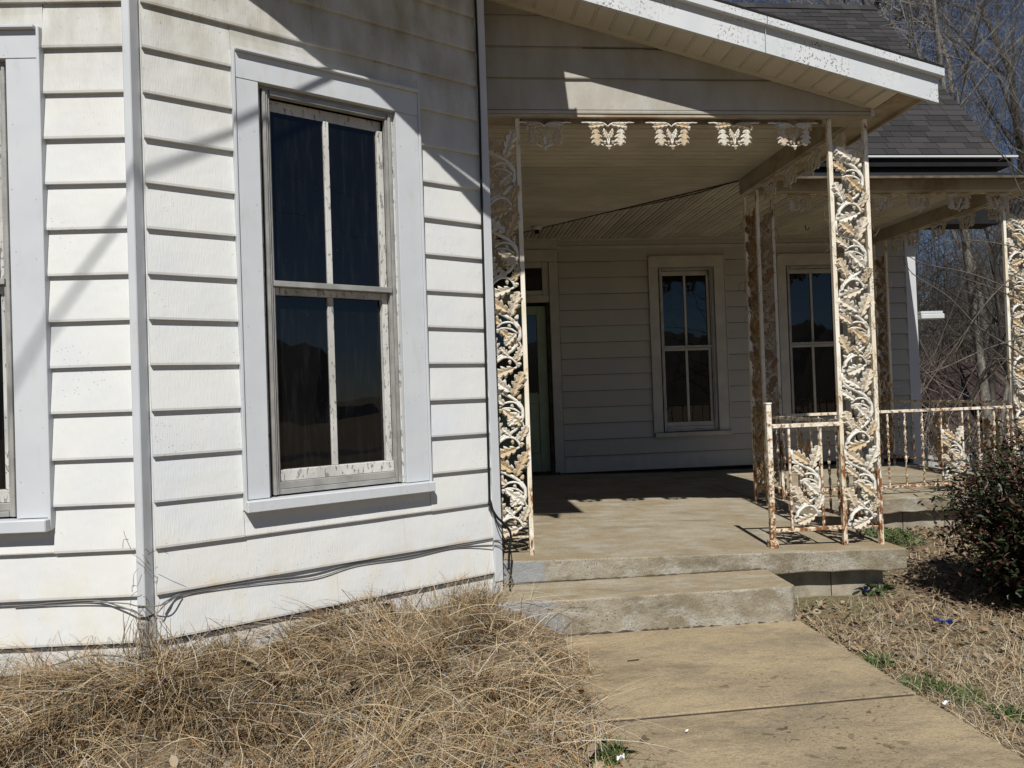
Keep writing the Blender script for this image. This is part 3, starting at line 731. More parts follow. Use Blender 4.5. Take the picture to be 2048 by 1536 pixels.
LEAVES = [((530, 592), (372, 478), .62), ((547, 640), (632, 420), .46), ((470, 712), (352, 610), .58), ((458, 758), (606, 898), .52), ((432, 1008), (358, 822), .55), ((592, 1062), (650, 918), .48), ((562, 1128), (392, 1188), .62), ((596, 800), (500, 905), .5), ((528, 1012), (452, 930), .5), ((560, 1045), (625, 985), .6)]
ACORNS = [((604, 650), 25, 46), ((538, 728), 150, 34), ((436, 770), 190, 42), ((536, 928), -10, 38), ((384, 1030), -50, 40), ((612, 1092), 200, 46), ((531, 1066), 170, 36)]
def recolour(o, mat):
    for ch in [o]+list(o.children_recursive):
        if ch.data and ch.type == 'MESH' and ch.data.materials and ch.data.materials[0] == CAST: ch.material_slots[0].link = 'OBJECT'; ch.material_slots[0].material = mat
def casting(parent, loc, rz=0, w=.2, h=.5, mirror=False, leaves=True):
    """one scroll of oak leaves and acorns; origin at the middle of its lower edge"""
    sx = (w/.2)*(-1 if mirror else 1)
    c = link('scroll_casting', VINE[1], parent, loc, (0, 0, rz), (sx, 1, h/.5))
    for (b, t, wd) in LEAVES:
        b, t = zp(*b), zp(*t); dx, dz = t[0]-b[0], t[1]-b[1]; L = math.hypot(dx, dz)
        o = link('leaf', LEAF, c, (b[0], -.006+rnd.uniform(-.004, .003), b[1]), (rnd.uniform(-.13, .13), math.atan2(dx, dz)+rnd.uniform(-.05, .05), rnd.uniform(-.18, .18)), (L*wd*1.16, L*.62, L*1.06))
    for (p, ang, sz) in ACORNS:
        p = zp(*p); s_ = sz*K
        link('acorn', ACORN, c, (p[0], -.010, p[1]), (0, math.radians(ang), 0), (s_, s_, s_))
    return c
LEG = cbox(-.0135, .0135, -.0135, .0135, 0, 1).mesh('leg', IRON)
def bar(nm, parent, p, q, wd=.013, hh=.013):
    """flat bar between two points"""
    p, q = Vector(p), Vector(q); d = q-p; L = d.length
    m = cbox(-L/2, L/2, -wd/2, wd/2, -hh/2, hh/2)
    o = m.build(nm, IRON, parent); o.location = (p+q)/2; o.rotation_euler = (0, -math.asin(max(-1, min(1, d.z/L))), math.atan2(d.y, d.x)); bevel(o, .002); return o
ZT = 1.745
def column(label, x, y, zb, panels, n=5, lean=0.0, mirror=False, zt=ZT):
    """panels: list of (dx, dy) directions from the corner leg, each .25 long"""
    c = thing('iron_column', label, 'column', (x, y, zb), 0, 'cast iron porch columns'); c.rotation_euler = (0, lean, 0)
    H = zt-zb
    link('leg', LEG, c, (0, 0, 0), None, (1, 1, H))
    for (dx, dy) in panels:
        L = math.hypot(dx, dy); a = math.atan2(dy, dx)
        if dx < 0: a2, ori = a+math.pi, -1
        else: a2, ori = a, 1
        link('leg', LEG, c, (dx, dy, .0), (0, 0, a), (1, 1, H))
        bar('foot_bar', c, (dx*.06, dy*.06, .118), (dx*.94, dy*.94, .118), .010, .012)
        h = .503
        for k in range(n): casting(c, (dx/2, dy/2, .128+h*k), a2, (L-.03)*.98, h, mirror)
    return c
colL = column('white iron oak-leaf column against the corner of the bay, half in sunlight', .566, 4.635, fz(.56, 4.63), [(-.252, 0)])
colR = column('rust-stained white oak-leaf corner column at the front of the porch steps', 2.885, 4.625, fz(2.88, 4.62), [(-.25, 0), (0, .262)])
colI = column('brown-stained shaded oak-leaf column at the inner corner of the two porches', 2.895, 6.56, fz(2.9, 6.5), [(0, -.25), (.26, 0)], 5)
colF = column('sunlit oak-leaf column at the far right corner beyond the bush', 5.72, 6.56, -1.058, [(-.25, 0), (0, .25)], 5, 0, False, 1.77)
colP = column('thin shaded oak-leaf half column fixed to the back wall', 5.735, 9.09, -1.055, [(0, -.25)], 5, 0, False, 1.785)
# twisted bars
def twist_mesh(L=.66, turns=4.2):
    m = MB(); n = 44; vs = []; fs = []
    for i in range(n+1):
        t = i/n; e = max(0, min(1, (min(t, 1-t)-.05)/.05)); a = 2*math.pi*turns*t
        for p, q in ((-1, -1), (1, -1), (1, 1), (-1, 1)):
            x_, y_ = p*(.0065+.004*e), q*(.0065-.004*e); vs.append((x_*math.cos(a)-y_*math.sin(a), x_*math.sin(a)+y_*math.cos(a), t*L))
    for i in range(n):
        for j in range(4): fs.append((i*4+j, i*4+(j+1) % 4, i*4+4+(j+1) % 4, i*4+4+j))
    m.add(vs, fs); return m.mesh('twisted_baluster', IRON)
TW = twist_mesh()
def railing(label, p, q, zt, zb, twists, cast, post=None, mirror=False, slack=0):
    """p,q: plan points; twists/cast: distances along the run"""
    p, q = Vector(p), Vector(q); d = (q-p); L = d.length; d.normalize(); a = math.atan2(d.y, d.x)
    t = thing('iron_railing', label, 'railing', (p.x, p.y, zb-.1), a, 'iron porch railings')
    B, T = .1, .1+zt-zb
    bar('top_rail', t, (.0, 0, T), (L, 0, T), .030, .026); bar('bottom_rail', t, (.0, 0, B), (L, 0, B), .024, .024)
    for s_ in twists: link('twisted_baluster', TW, t, (s_, 0, B+.012), (0, 0, rnd.uniform(0, 3)), (1, 1, (T-B-.024)/.66))
    for s_ in cast:
        for e in (-.108, .108): bar('upright_bar', t, (s_+e, 0, B+.011), (s_+e, 0, T-.012), .015, .015)
        casting(t, (s_, 0, B+.045), 0, .20, .475, mirror)
    return t
r1 = railing('short rusty railing section with a low square post beside the steps', (2.14, 4.62), (2.625, 4.62), -.265, -.942, [], [.242])
m = MB(); m.box(-.017, .017, -.017, .017, 0, .93); m.box(-.021, .021, -.021, .021, .93, .94); m.box(-.028, .028, -.028, .028, 0, .05); o = m.build('post', IRON, r1); o.location = (0, 0, fz(2.14, 4.62)+.942+.1); bevel(o, .003)
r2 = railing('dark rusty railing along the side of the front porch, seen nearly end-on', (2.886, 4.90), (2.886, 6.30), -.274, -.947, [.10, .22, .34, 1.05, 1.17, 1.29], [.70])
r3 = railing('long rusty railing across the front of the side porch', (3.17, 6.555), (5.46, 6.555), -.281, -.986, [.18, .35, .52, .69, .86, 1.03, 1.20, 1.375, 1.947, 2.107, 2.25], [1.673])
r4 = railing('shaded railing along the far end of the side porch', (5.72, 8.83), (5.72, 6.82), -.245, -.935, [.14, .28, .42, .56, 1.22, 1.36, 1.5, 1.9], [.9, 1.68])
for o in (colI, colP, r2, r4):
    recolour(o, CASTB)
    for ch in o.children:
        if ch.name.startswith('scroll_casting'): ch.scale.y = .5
# valance ornaments under the beams
def vstem_mesh():
    m = MB()
    def t(pts, r0, r1, n=8, yo=0):
        for sgn in (-1, 1):
            P = bez([(sgn*x_, yo, z_) for x_, z_ in pts], n); m.tube(P, [r0+(r1-r0)*i/n for i in range(n+1)], 5)
    t([(.004, -.155), (.035, -.150), (.060, -.130), (.075, -.10), (.082, -.06)], .006, .005)
    t([(.0, -.15), (.006, -.11), (-.012, -.07), (-.03, -.045)], .006, .004, 8, -.004)
    t([(.02, -.02), (.06, -.014), (.10, -.024), (.125, -.03)], .006, .005)
    t([(.11, -.008), (.14, -.002), (.165, -.004), (.172, .0)], .007, .004)
    t([(.0, -.03), (.02, -.012), (.05, -.004), (.12, -.004)], .004, .006)
    return m.mesh('stem', CAST, True)
VSTEM = vstem_mesh()
def valance(label, x, y, z, rz=0):
    t = thing('valance_ornament', label, 'iron ornament', (x, y, z), rz, 'oak-leaf ornaments hanging from the porch beams')
    link('stem', VSTEM, t)
    for sgn in (-1, 1):
        for (bx, bz, tx, tz, wd, L) in ((.085, -.045, .072, -.150, .60, .112), (.02, -.018, .115, -.030, .42, .10), (.03, -.05, .008, -.11, .5, .06)):
            dx, dz = (tx-bx)*sgn, tz-bz
            link('leaf', LEAF, t, (bx*sgn, -.006, bz), (0, math.atan2(dx, dz), 0), (L*wd*1.2, L*.45, L))
        for (ax, az, s_) in ((.112, -.044, .026), (.026, -.135, .024)): link('acorn', ACORN, t, (ax*sgn, -.012, az), (0, math.pi, 0), (s_, s_, s_))
    link('acorn', ACORN, t, (0, -.012, -.168), (0, math.pi, 0), (.030, .030, .030))
    return t
for x, lb in ((.738, 'oak-leaf ornament under the front beam, next to the column by the bay, in shade'), (1.149, 'fully sunlit oak-leaf ornament, second along the front beam from the bay'), (1.568, 'fully sunlit oak-leaf ornament at the middle of the front beam'), (1.987, 'half-lit oak-leaf ornament on the front beam with only its lower leaves in sun'), (2.392, 'shaded oak-leaf ornament beside the front corner column on the front beam')):
    valance(lb, x, 4.625, 1.724)
for y, lb in ((5.02, 'dim ornament under the side beam nearest the front corner column'), (5.36, 'dim ornament under the side beam, second back from the front corner'), (5.72, 'dim ornament under the side beam against the black gap below the roof'), (6.08, 'dim ornament under the side beam nearest the inner column')):
    valance(lb, 2.905, y, 1.776, math.pi/2)
for x, lb in ((3.41, 'dim ornament on the side porch beam right of the inner column'), (3.80, 'dim ornament on the side porch beam just left of the front corner column'), (4.21, 'dim ornament on the side porch beam just right of the front corner column'), (4.60, 'dim ornament at the middle of the side porch beam above the long railing'), (5.00, 'dim ornament on the side porch beam, second from the far corner column'), (5.40, 'dim ornament on the side porch beam beside the far corner column')):
    valance(lb, x, 6.545, 1.772, 0)
for y, lb in ((6.98, 'silhouetted ornament under the far end beam nearest its corner column'), (7.40, 'silhouetted ornament under the far end beam against the trees, second from the corner'), (7.85, 'silhouetted ornament under the far end beam midway to the wall'), (8.30, 'silhouetted ornament under the far end beam over the house corner'), (8.62, 'ornament under the far end beam seen against the white end siding')):
    valance(lb, 5.735, y, 1.783, math.pi/2)

# ================================================================== SMALL FIXTURES
t = thing('ceiling_lamp', 'bare porcelain lamp holder without bulb on the porch ceiling', 'lamp', (1.215, 8.42, 1.93))
m = MB(); m.tube([(0, 0, .0), (0, 0, -.012), (0, 0, -.03), (0, 0, -.045)], [.062, .066, .058, .04], 16); m.build('base', PORC, t, True)
m = MB(); m.tube([(0, 0, -.0455), (0, 0, -.085)], [.028, .026], 12); m.build('socket', BLACK, t)
m = MB(); P = [(0, 0, 0), (0, 0, -.03)] + [(.0+.022*(1-math.cos(a)), 0, -.03-.03*math.sin(a)) for a in [i*.4 for i in range(1, 9)]]
tag(m.tube(P, .005, 6) or m.build('ceiling_hook', RUBBER), 'small black hook screwed into the side porch ceiling', 'hook').location = (4.5, 8.5, 1.925)
t = thing('cable_box', 'flat black cable box under the ceiling behind the bay corner', 'box', (.46, 4.86, 1.93))
m = MB(); m.box(-.05, .05, -.03, .03, -.022, 0); bevel(m.build('body', RUBBER, t), .006)
m = MB(); m.tube(bez([(.03, 0, -.022), (.03, 0, -.09), (.0, 0, -.11), (-.09, 0, -.112)], 12), .003, 5); m.build('wire', RUBBER, t)

def cable(name, label, pts, rad, mat, n=30, cat='cable', group=None):
    m = MB(); m.tube(bez(pts, n), rad, 6); o = m.build(name, mat, None, True); tag(o, label, cat, group); return o
cable('cable', 'thick black cable running down the white strip beside the porch', [FB(1.790, .034, 2.5), FB(1.793, .034, 1.74), FB(1.787, .033, 1.15), FB(1.779, .032, .27), FB(1.772, .032, -.55), FB(1.768, .036, -.62), FB(1.80, .055, -.70), FB(1.86, .06, -.76), FB(1.90, .05, -.82), FB(1.885, .05, -.93), FB(1.87, .06, -1.02)], .0075, RUBBER, 60)
cable('cable', 'thin dark wire looping down past the porch corner to the ground', [FB(1.772, .04, -.60), FB(1.80, .06, -.74), FB(1.84, .07, -.83), FB(1.88, .075, -.92), FB(1.885, .07, -1.02), FB(1.87, .06, -1.10), FB(1.90, .06, -1.2)], .0035, RUBBER, 40)
B1 = [FB(.012, .050, -.872), FB(.05, .030, -.858), FB(.10, .012, -.845), FB(.19, .010, -.843), FB(.44, .010, -.846), FB(.7, .012, -.860), FB(.92, .010, -.842), FB(1.2, .010, -.850), FB(1.5, .010, -.842), FB(1.79, .034, -.842), FB(1.84, .05, -.85)]
cable('cable', 'grey cable strung along the angled bay wall just under a board edge', B1, .0034, GREYCAB, 60)
cable('cable', 'second grey cable drooping under the first on the angled bay wall', [FB(.0, .055, -.90), FB(.04, .036, -.872), FB(.10, .014, -.852), FB(.3, .012, -.853), FB(.55, .014, -.868), FB(.74, .016, -.878), FB(.95, .012, -.853), FB(1.25, .012, -.862), FB(1.55, .012, -.850), FB(1.80, .036, -.87), FB(1.85, .05, -.90)], .0027, GREYCAB, 60)
cable('cable', 'grey cable strung low along the bay front under a board edge', [FA(-2.2, .012, -.848), FA(-.67, .012, -.850), FA(-.45, .012, -.846), FA(-.25, .018, -.842), FA(-.13, .034, -.870), FA(-.03, .058, -.905)], .0034, GREYCAB, 40)
cable('cable', 'second cable sagging beside the bay front corner trim', [FA(-.6, .012, -.858), FA(-.4, .014, -.854), FA(-.22, .024, -.850), FA(-.10, .04, -.856), FA(-.045, .062, -.862), FB(.02, .06, -.868), FB(.10, .025, -.842)], .0027, GREYCAB, 40)
cable('cable', 'loose thin wires bowing out below the bay boards by the corner', [FA(-.62, .05, -1.16), FA(-.4, .05, -1.10), FA(-.25, .05, -1.07), FA(-.05, .07, -1.08), FB(.08, .07, -1.09), FB(.22, .04, -1.03)], .004, GREYCAB, 30)

# ================================================================== VEGETATION
def blades(bx, by, bz, ang, L, th0, th1, wd, colr, seg=3):
    """curved ribbons. th = angle from vertical at root / tip"""
    n = len(bx); V = np.zeros((n, (seg+1)*2, 3)); p = np.stack([bx, by, bz], 1)
    side = np.stack([-np.sin(ang), np.cos(ang), np.zeros(n)], 1)
    tilt = npr.uniform(-.6, .6, n); 
    for i in range(seg+1):
        ww = (wd*(1-.8*(i/seg)**1.5))[:, None]*.5
        s_ = side.copy(); s_[:, 2] = tilt; V[:, 2*i] = p-s_*ww; V[:, 2*i+1] = p+s_*ww
        if i < seg:
            th = th0+(th1-th0)*((i+.5)/seg); st_ = (L/seg)[:, None]
            p = p+st_*np.stack([np.cos(ang)*np.sin(th), np.sin(ang)*np.sin(th), np.cos(th)], 1)
            ang = ang+npr.normal(0, .12, n)
    base = (np.arange(n)*(seg+1)*2)[:, None]
    F = np.concatenate([base+np.array([2*i, 2*i+1, 2*i+3, 2*i+2]) for i in range(seg)], 0)
    C = np.repeat(colr, (seg+1)*2, 0)
    return V.reshape(-1, 3), F, C
def merge(parts):
    V, F, C, o = [], [], [], 0
    for v, f_, c in parts: V.append(v); F.append(f_+o); C.append(c); o += len(v)
    return np.concatenate(V), np.concatenate(F), np.concatenate(C)
def vnoise(x, y, seed, sc):
    g = np.random.default_rng(seed).random((64, 64)); X, Y = x*sc, y*sc; i, j = np.floor(X).astype(int), np.floor(Y).astype(int); a, b = X-i, Y-j
    a = a*a*(3-2*a); b = b*b*(3-2*b); q = lambda m, n_: g[m % 64, n_ % 64]
    return (q(i, j)*(1-a)+q(i+1, j)*a)*(1-b)+(q(i, j+1)*(1-a)+q(i+1, j+1)*a)*b
def straw(n, lo=(.16, .108, .056), hi=(.49, .375, .215)):
    t = npr.beta(2, 2.2, n)[:, None]; c = np.array(lo)*(1-t)+np.array(hi)*t
    g = npr.random(n) < .18; c[g] = np.array((.46, .42, .35))*npr.uniform(.6, 1.1, (g.sum(), 1))
    o = npr.random(n) < .15; c[o] = np.array((.36, .21, .10))*npr.uniform(.6, 1.1, (o.sum(), 1))
    return c
gz = np.vectorize(ground)
def inside_house(x, y):
    rb = (x-P0[0])*math.sin(AB)-(y-P0[1])*math.cos(AB); ra = P0[1]+math.tan(AA)*(x-P0[0])-y
    return (np.maximum(ra, rb) < .03) 
def edge(y): return np.interp(y, [0, 2.4, 3.0, 3.4, 3.8, 4.1, 4.3], [.55, .57, .66, .73, .68, .53, .40])
parts = []
# tussock centres: long matted straw combed away from each crown
nT = 560
tx = npr.uniform(-2.6, .85, nT); ty = npr.uniform(1.5, 4.4, nT)
ok = (~inside_house(tx, ty)) & (tx < edge(ty)-.02) & (vnoise(tx+5, ty, 21, 3.3) > .30); tx, ty = tx[ok], ty[ok]
hol = lambda x_, y_: np.min([((x_-a)/b)**2+((y_-c)/d)**2 for a, b, c, d in ((-.02, .17, 3.14, .12), (-.98, .20, 2.78, .13), (-1.75, .15, 2.74, .12), (-.45, .10, 2.70, .08), (-.62, .12, 3.42, .07), (.30, .09, 3.55, .07))], axis=0)
tx, ty = tx[hol(tx, ty) > 1.3], ty[hol(tx, ty) > 1.3]
comb = vnoise(tx+9, ty, 33, 1.7)*9.0
for cx, cy, ca in zip(tx, ty, comb):
    k = int(npr.integers(90, 210)); hh = npr.uniform(.45, 1.1)
    fade = np.clip((cx-.05)/.5, 0, 1); hh *= 1-.55*fade
    a = npr.normal(ca, npr.choice((.5, 1.0, 1.8)), k); rr_ = npr.random(k)**.7*.10
    t2 = npr.uniform(0, 6.28, k); x_ = cx+rr_*np.cos(t2); y_ = cy+rr_*np.sin(t2)
    m_ = (~inside_house(x_, y_)) & (x_ < edge(y_)+.03); x_, y_, a = x_[m_], y_[m_], a[m_]; k = len(x_)
    if k == 0: continue
    L = npr.uniform(.12, .40, k)*hh
    shade = npr.uniform(.6, 1.15)
    parts.append(blades(x_, y_, gz(x_, y_)-.01, a, L, npr.uniform(.05, .9, k), npr.uniform(1.3, 2.5, k), npr.uniform(.002, .0055, k), straw(k)*shade, 4))
# a ground mat of short straw between the tussocks
k = 34000; x_ = npr.uniform(-2.6, 1.0, k); y_ = npr.uniform(1.6, 4.4, k); m_ = (~inside_house(x_, y_)) & (x_ < edge(y_)+npr.normal(0, .05, k)) & (hol(x_, y_) > npr.random(k)*1.1); x_, y_ = x_[m_], y_[m_]; k = len(x_)
parts.append(blades(x_, y_, gz(x_, y_)-.01, npr.uniform(0, 6.28, k), npr.uniform(.05, .17, k), npr.uniform(.4, 1.4, k), npr.uniform(1.3, 2.0, k), npr.uniform(.0014, .0032, k), straw(k, (.17, .12, .07), (.44, .34, .21))))
# long loose stems lying over the mat
k = 3200; x_ = npr.uniform(-2.6, .75, k); y_ = npr.uniform(1.7, 4.2, k); m_ = (~inside_house(x_, y_)) & (x_ < edge(y_)-.05); x_, y_ = x_[m_], y_[m_]; k = len(x_)
parts.append(blades(x_, y_, gz(x_, y_)+npr.uniform(.02, .13, k), npr.uniform(0, 6.28, k), npr.uniform(.2, .5, k), npr.uniform(.9, 1.4, k), npr.uniform(1.5, 2.0, k), npr.uniform(.0014, .003, k), straw(k, (.36, .27, .16), (.66, .55, .38)), 5))
# upright seed stalks against the wall
k = 900; uu = npr.uniform(.0, 1.86, k); dn = npr.uniform(.03, .25, k); x_ = P0[0]+uu*math.cos(AB)+dn*math.sin(AB); y_ = P0[1]+uu*math.sin(AB)-dn*math.cos(AB)
clump = vnoise(uu, uu*0, 5, 7) > .42; x_, y_ = x_[clump], y_[clump]; k = len(x_)
parts.append(blades(x_, y_, gz(x_, y_)-.01, npr.uniform(0, 6.28, k), npr.uniform(.08, .27, k), npr.uniform(.0, .35, k), npr.uniform(.3, 1.3, k), npr.uniform(.0016, .0034, k), straw(k), 4))
k = 500; uu = npr.uniform(-1.3, 0, k); dn = npr.uniform(.03, .2, k); x_ = P0[0]+uu; y_ = P0[1]-uu*.066-dn
parts.append(blades(x_, y_, gz(x_, y_)-.01, npr.uniform(0, 6.28, k), npr.uniform(.12, .30, k), npr.uniform(.1, .6, k), npr.uniform(.8, 2.0, k), npr.uniform(.0016, .0034, k), straw(k), 4))
stuff(link('dry_grass', points_mesh('dry_grass', *merge(parts), BLADE)))
# right-hand lawn: thin short straw, bare soil near the porch
parts = []
k = 95000; x_ = npr.uniform(1.98, 4.6, k); y_ = npr.uniform(1.6, 6.6, k)
dens = np.clip(1.2-.55*(y_-2.6), .12, 1)*(.35+.9*vnoise(x_, y_, 9, 2.2)); m_ = (npr.random(k) < dens) & (x_ > 2.03+npr.normal(0, .02, k)) & ~((y_ > 4.47) & (x_ < 2.98)); x_, y_ = x_[m_], y_[m_]; k = len(x_)
parts.append(blades(x_, y_, gz(x_, y_)-.005, npr.uniform(0, 6.28, k), npr.uniform(.04, .13, k), npr.uniform(.2, 1.3, k), npr.uniform(1.2, 1.9, k), npr.uniform(.0016, .0036, k), straw(k, (.26, .20, .12), (.62, .53, .36))))
stuff(link('lawn_grass', points_mesh('lawn_grass', *merge(parts), BLADE)))
def greens(spots, name):
    P = []
    for (cx, cy, rr_, k, L) in spots:
        t2 = npr.uniform(0, 6.28, k); q = rr_*npr.random(k)**.6; x_ = cx+q*np.cos(t2); y_ = cy+q*np.sin(t2)
        c = np.array((.055, .10, .022))*npr.uniform(.6, 1.6, (k, 1)) + npr.uniform(0, .02, (k, 1))
        P.append(blades(x_, y_, gz(x_, y_)-.005, npr.uniform(0, 6.28, k), npr.uniform(.4, 1, k)*L, npr.uniform(0, .6, k), npr.uniform(.4, 1.5, k), npr.uniform(.003, .006, k), c))
    return stuff(link(name, points_mesh(name, *merge(P), BLADE)))
greens([(2.10, 3.42, .07, 260, .07), (2.13, 3.12, .10, 240, .07), (2.20, 2.98, .10, 300, .07), (2.26, 2.80, .07, 220, .07), (2.35, 2.6, .10, 200, .06), (2.8, 2.7, .2, 200, .05), (.60, 2.72, .07, 420, .09), (.50, 2.58, .10, 500, .06), (.28, 2.52, .16, 900, .05), (.05, 2.5, .16, 700, .05), (.70, 2.55, .06, 160, .06), (-.25, 2.46, .12, 260, .05)], 'green_grass')
# leaf litter
def litter(n, xr, yr, name, fn=None, sz=(.008, .028), zo=0.0):
    x_ = npr.uniform(*xr, n); y_ = npr.uniform(*yr, n)
    if fn is not None: m_ = fn(x_, y_); x_, y_ = x_[m_], y_[m_]
    n = len(x_); L = npr.uniform(*sz, n); a = npr.uniform(0, 6.28, n); z_ = gz(x_, y_)+zo+npr.uniform(.004, .03, n)
    V = np.zeros((n, 6, 3)); til = npr.normal(0, .45, (n, 2))
    for i, (p, q, h) in enumerate(((-1, 0, .0), (-.3, .5, .25), (.4, .42, .2), (1, 0, .15), (.4, -.42, .2), (-.3, -.5, .25))):
        lx, ly = p*L, q*L; V[:, i, 0] = x_+lx*np.cos(a)-ly*np.sin(a); V[:, i, 1] = y_+lx*np.sin(a)+ly*np.cos(a); V[:, i, 2] = z_+lx*til[:, 0]+ly*til[:, 1]+h*L*.7
    b = (np.arange(n)*6)[:, None]; F = np.concatenate([b+np.array([0, 1, 2, 3]), b+np.array([0, 3, 4, 5])], 0)
    c = np.array((.17, .115, .072))*npr.uniform(.4, 1.8, (n, 1)); g = npr.random(n) < .3; c[g] = np.array((.28, .225, .16))*npr.uniform(.6, 1.2, (g.sum(), 1))
    return stuff(link(name, points_mesh(name, V.reshape(-1, 3), F, np.repeat(c, 6, 0), BLADE)))
litter(10000, (2.0, 5.2), (3.2, 6.6), 'leaf_litter', lambda x_, y_: ~((y_ > 4.45) & (x_ < 2.98)) & (npr.random(len(x_)) < .2+.8*vnoise(x_, y_, 3, 1.6)) & (x_ > 2.05))
litter(260, (2.1, 4.0), (2.0, 3.3), 'scattered_leaves')
litter(34, (-2.2, .6), (2.4, 4.2), 'brown_leaves', lambda x_, y_: ~inside_house(x_, y_), (.022, .042), .085); litter(70, (.0, .7), (2.3, 2.8), 'fallen_leaves', None, (.015, .035), .03)
# weeds beside the slab
def leafy(name, label, cat, c, r_, h, n, col, sz, stems=0, squash=1.0, parent_kind=None):
    th = npr.uniform(0, 6.28, n); q = npr.random(n)**.5; zz = npr.random(n)**.8
    rr_ = r_*q*(.55+.45*np.sin(np.pi*np.clip(zz*.9+.1, 0, 1)))
    ctr = np.stack([c[0]+rr_*np.cos(th), c[1]+rr_*np.sin(th)*squash, c[2]+zz*h], 1)
    t = thing(name, label, cat, c)
    V, F, C = leaf_cloud(ctr-np.array(c), n, col, sz); link('foliage', points_mesh('foliage', V, F, C, LEAFM), t)
    return t
def leaf_cloud(ctr, n, col, sz):
    L = npr.uniform(.6, 1.2, n)*sz; d = npr.normal(0, 1, (n, 3)); d[:, 2] = d[:, 2]*.55-.1; d /= np.linalg.norm(d, axis=1)[:, None]
    s_ = np.cross(d, npr.normal(0, .35, (n, 3))+np.array((0, 0, 1.))); s_ /= np.linalg.norm(s_, axis=1)[:, None]; nn = np.cross(s_, d)
    V = np.zeros((n, 6, 3)); l1 = L[:, None]
    for i, (a, b, h) in enumerate(((-.5, 0, 0), (-.15, .19, .06), (.2, .15, .05), (.55, 0, -.05), (.2, -.15, .05), (-.15, -.19, .06))): V[:, i] = ctr+d*l1*a+s_*l1*b+nn*l1*h
    b = (np.arange(n)*6)[:, None]; F = np.concatenate([b+np.array([0, 1, 2, 3]), b+np.array([0, 3, 4, 5])], 0)
    return V.reshape(-1, 3), F, np.repeat(col(n), 6, 0)
gcol = lambda n: np.array((.07, .115, .035))*npr.uniform(.5, 1.4, (n, 1))
leafy('weed', 'low green weed clump growing beside the side porch foundation', 'weed', (3.78, 5.95, -1.39), .30, .13, 1500, gcol, .03)
leafy('weed', 'small green weed tuft under the front porch corner', 'weed', (3.15, 5.6, -1.385), .14, .08, 300, gcol, .025)
leafy('weed', 'broad-leaved green sprig below the front porch slab', 'weed', (2.78, 4.55, -1.372), .13, .07, 46, lambda n: np.array((.05, .075, .03))*npr.uniform(.6, 1.3, (n, 1)), .07)
# nandina bush bottom right
def nandina():
    c = Vector((3.80, 4.06, -1.40)); t = thing('nandina_bush', 'dense dark green and burgundy bush at the right edge beside the walk', 'bush', c)
    m = MB(); ctr = []
    for i in range(90):
        th = rnd.uniform(0, 6.28); q = math.sqrt(rnd.random())*.70; hgt = (1.0-.50*(q/.70)**2.6)*rnd.uniform(.72, 1.08)*1.22
        top = Vector((q*math.cos(th)*1.05, q*math.sin(th)*.95, hgt)); b = Vector((top.x*.35, top.y*.35, 0))
        P = bez([b, b.lerp(top, .5)+Vector((0, 0, .06)), top], 6); m.tube(P, [.006, .0055, .005, .005, .004, .003, .002], 4, False)
        for j in range(7):
            pos = b.lerp(top, .15+.85*(j+rnd.random())/7); 
            ctr += [pos+Vector((rnd.gauss(0, .085), rnd.gauss(0, .085), rnd.gauss(0, .06))) for _ in range(58)]
    m.build('stems', TWIG, t)
    ctr = np.array([(p.x, p.y, max(p.z, .02)) for p in ctr]); n = len(ctr)
    def col(n):
        c_ = np.array((.022, .032, .012))*npr.uniform(.5, 1.6, (n, 1)); g = npr.random(n) < .35; c_[g] = np.array((.055, .026, .019))*npr.uniform(.5, 1.7, (g.sum(), 1))
        p = npr.random(n) < .06; c_[p] = np.array((.13, .085, .06)); return c_
    V, F, C = leaf_cloud(ctr, n, col, .047); link('foliage', points_mesh('foliage', V, F, C, LEAFM), t)
nandina()
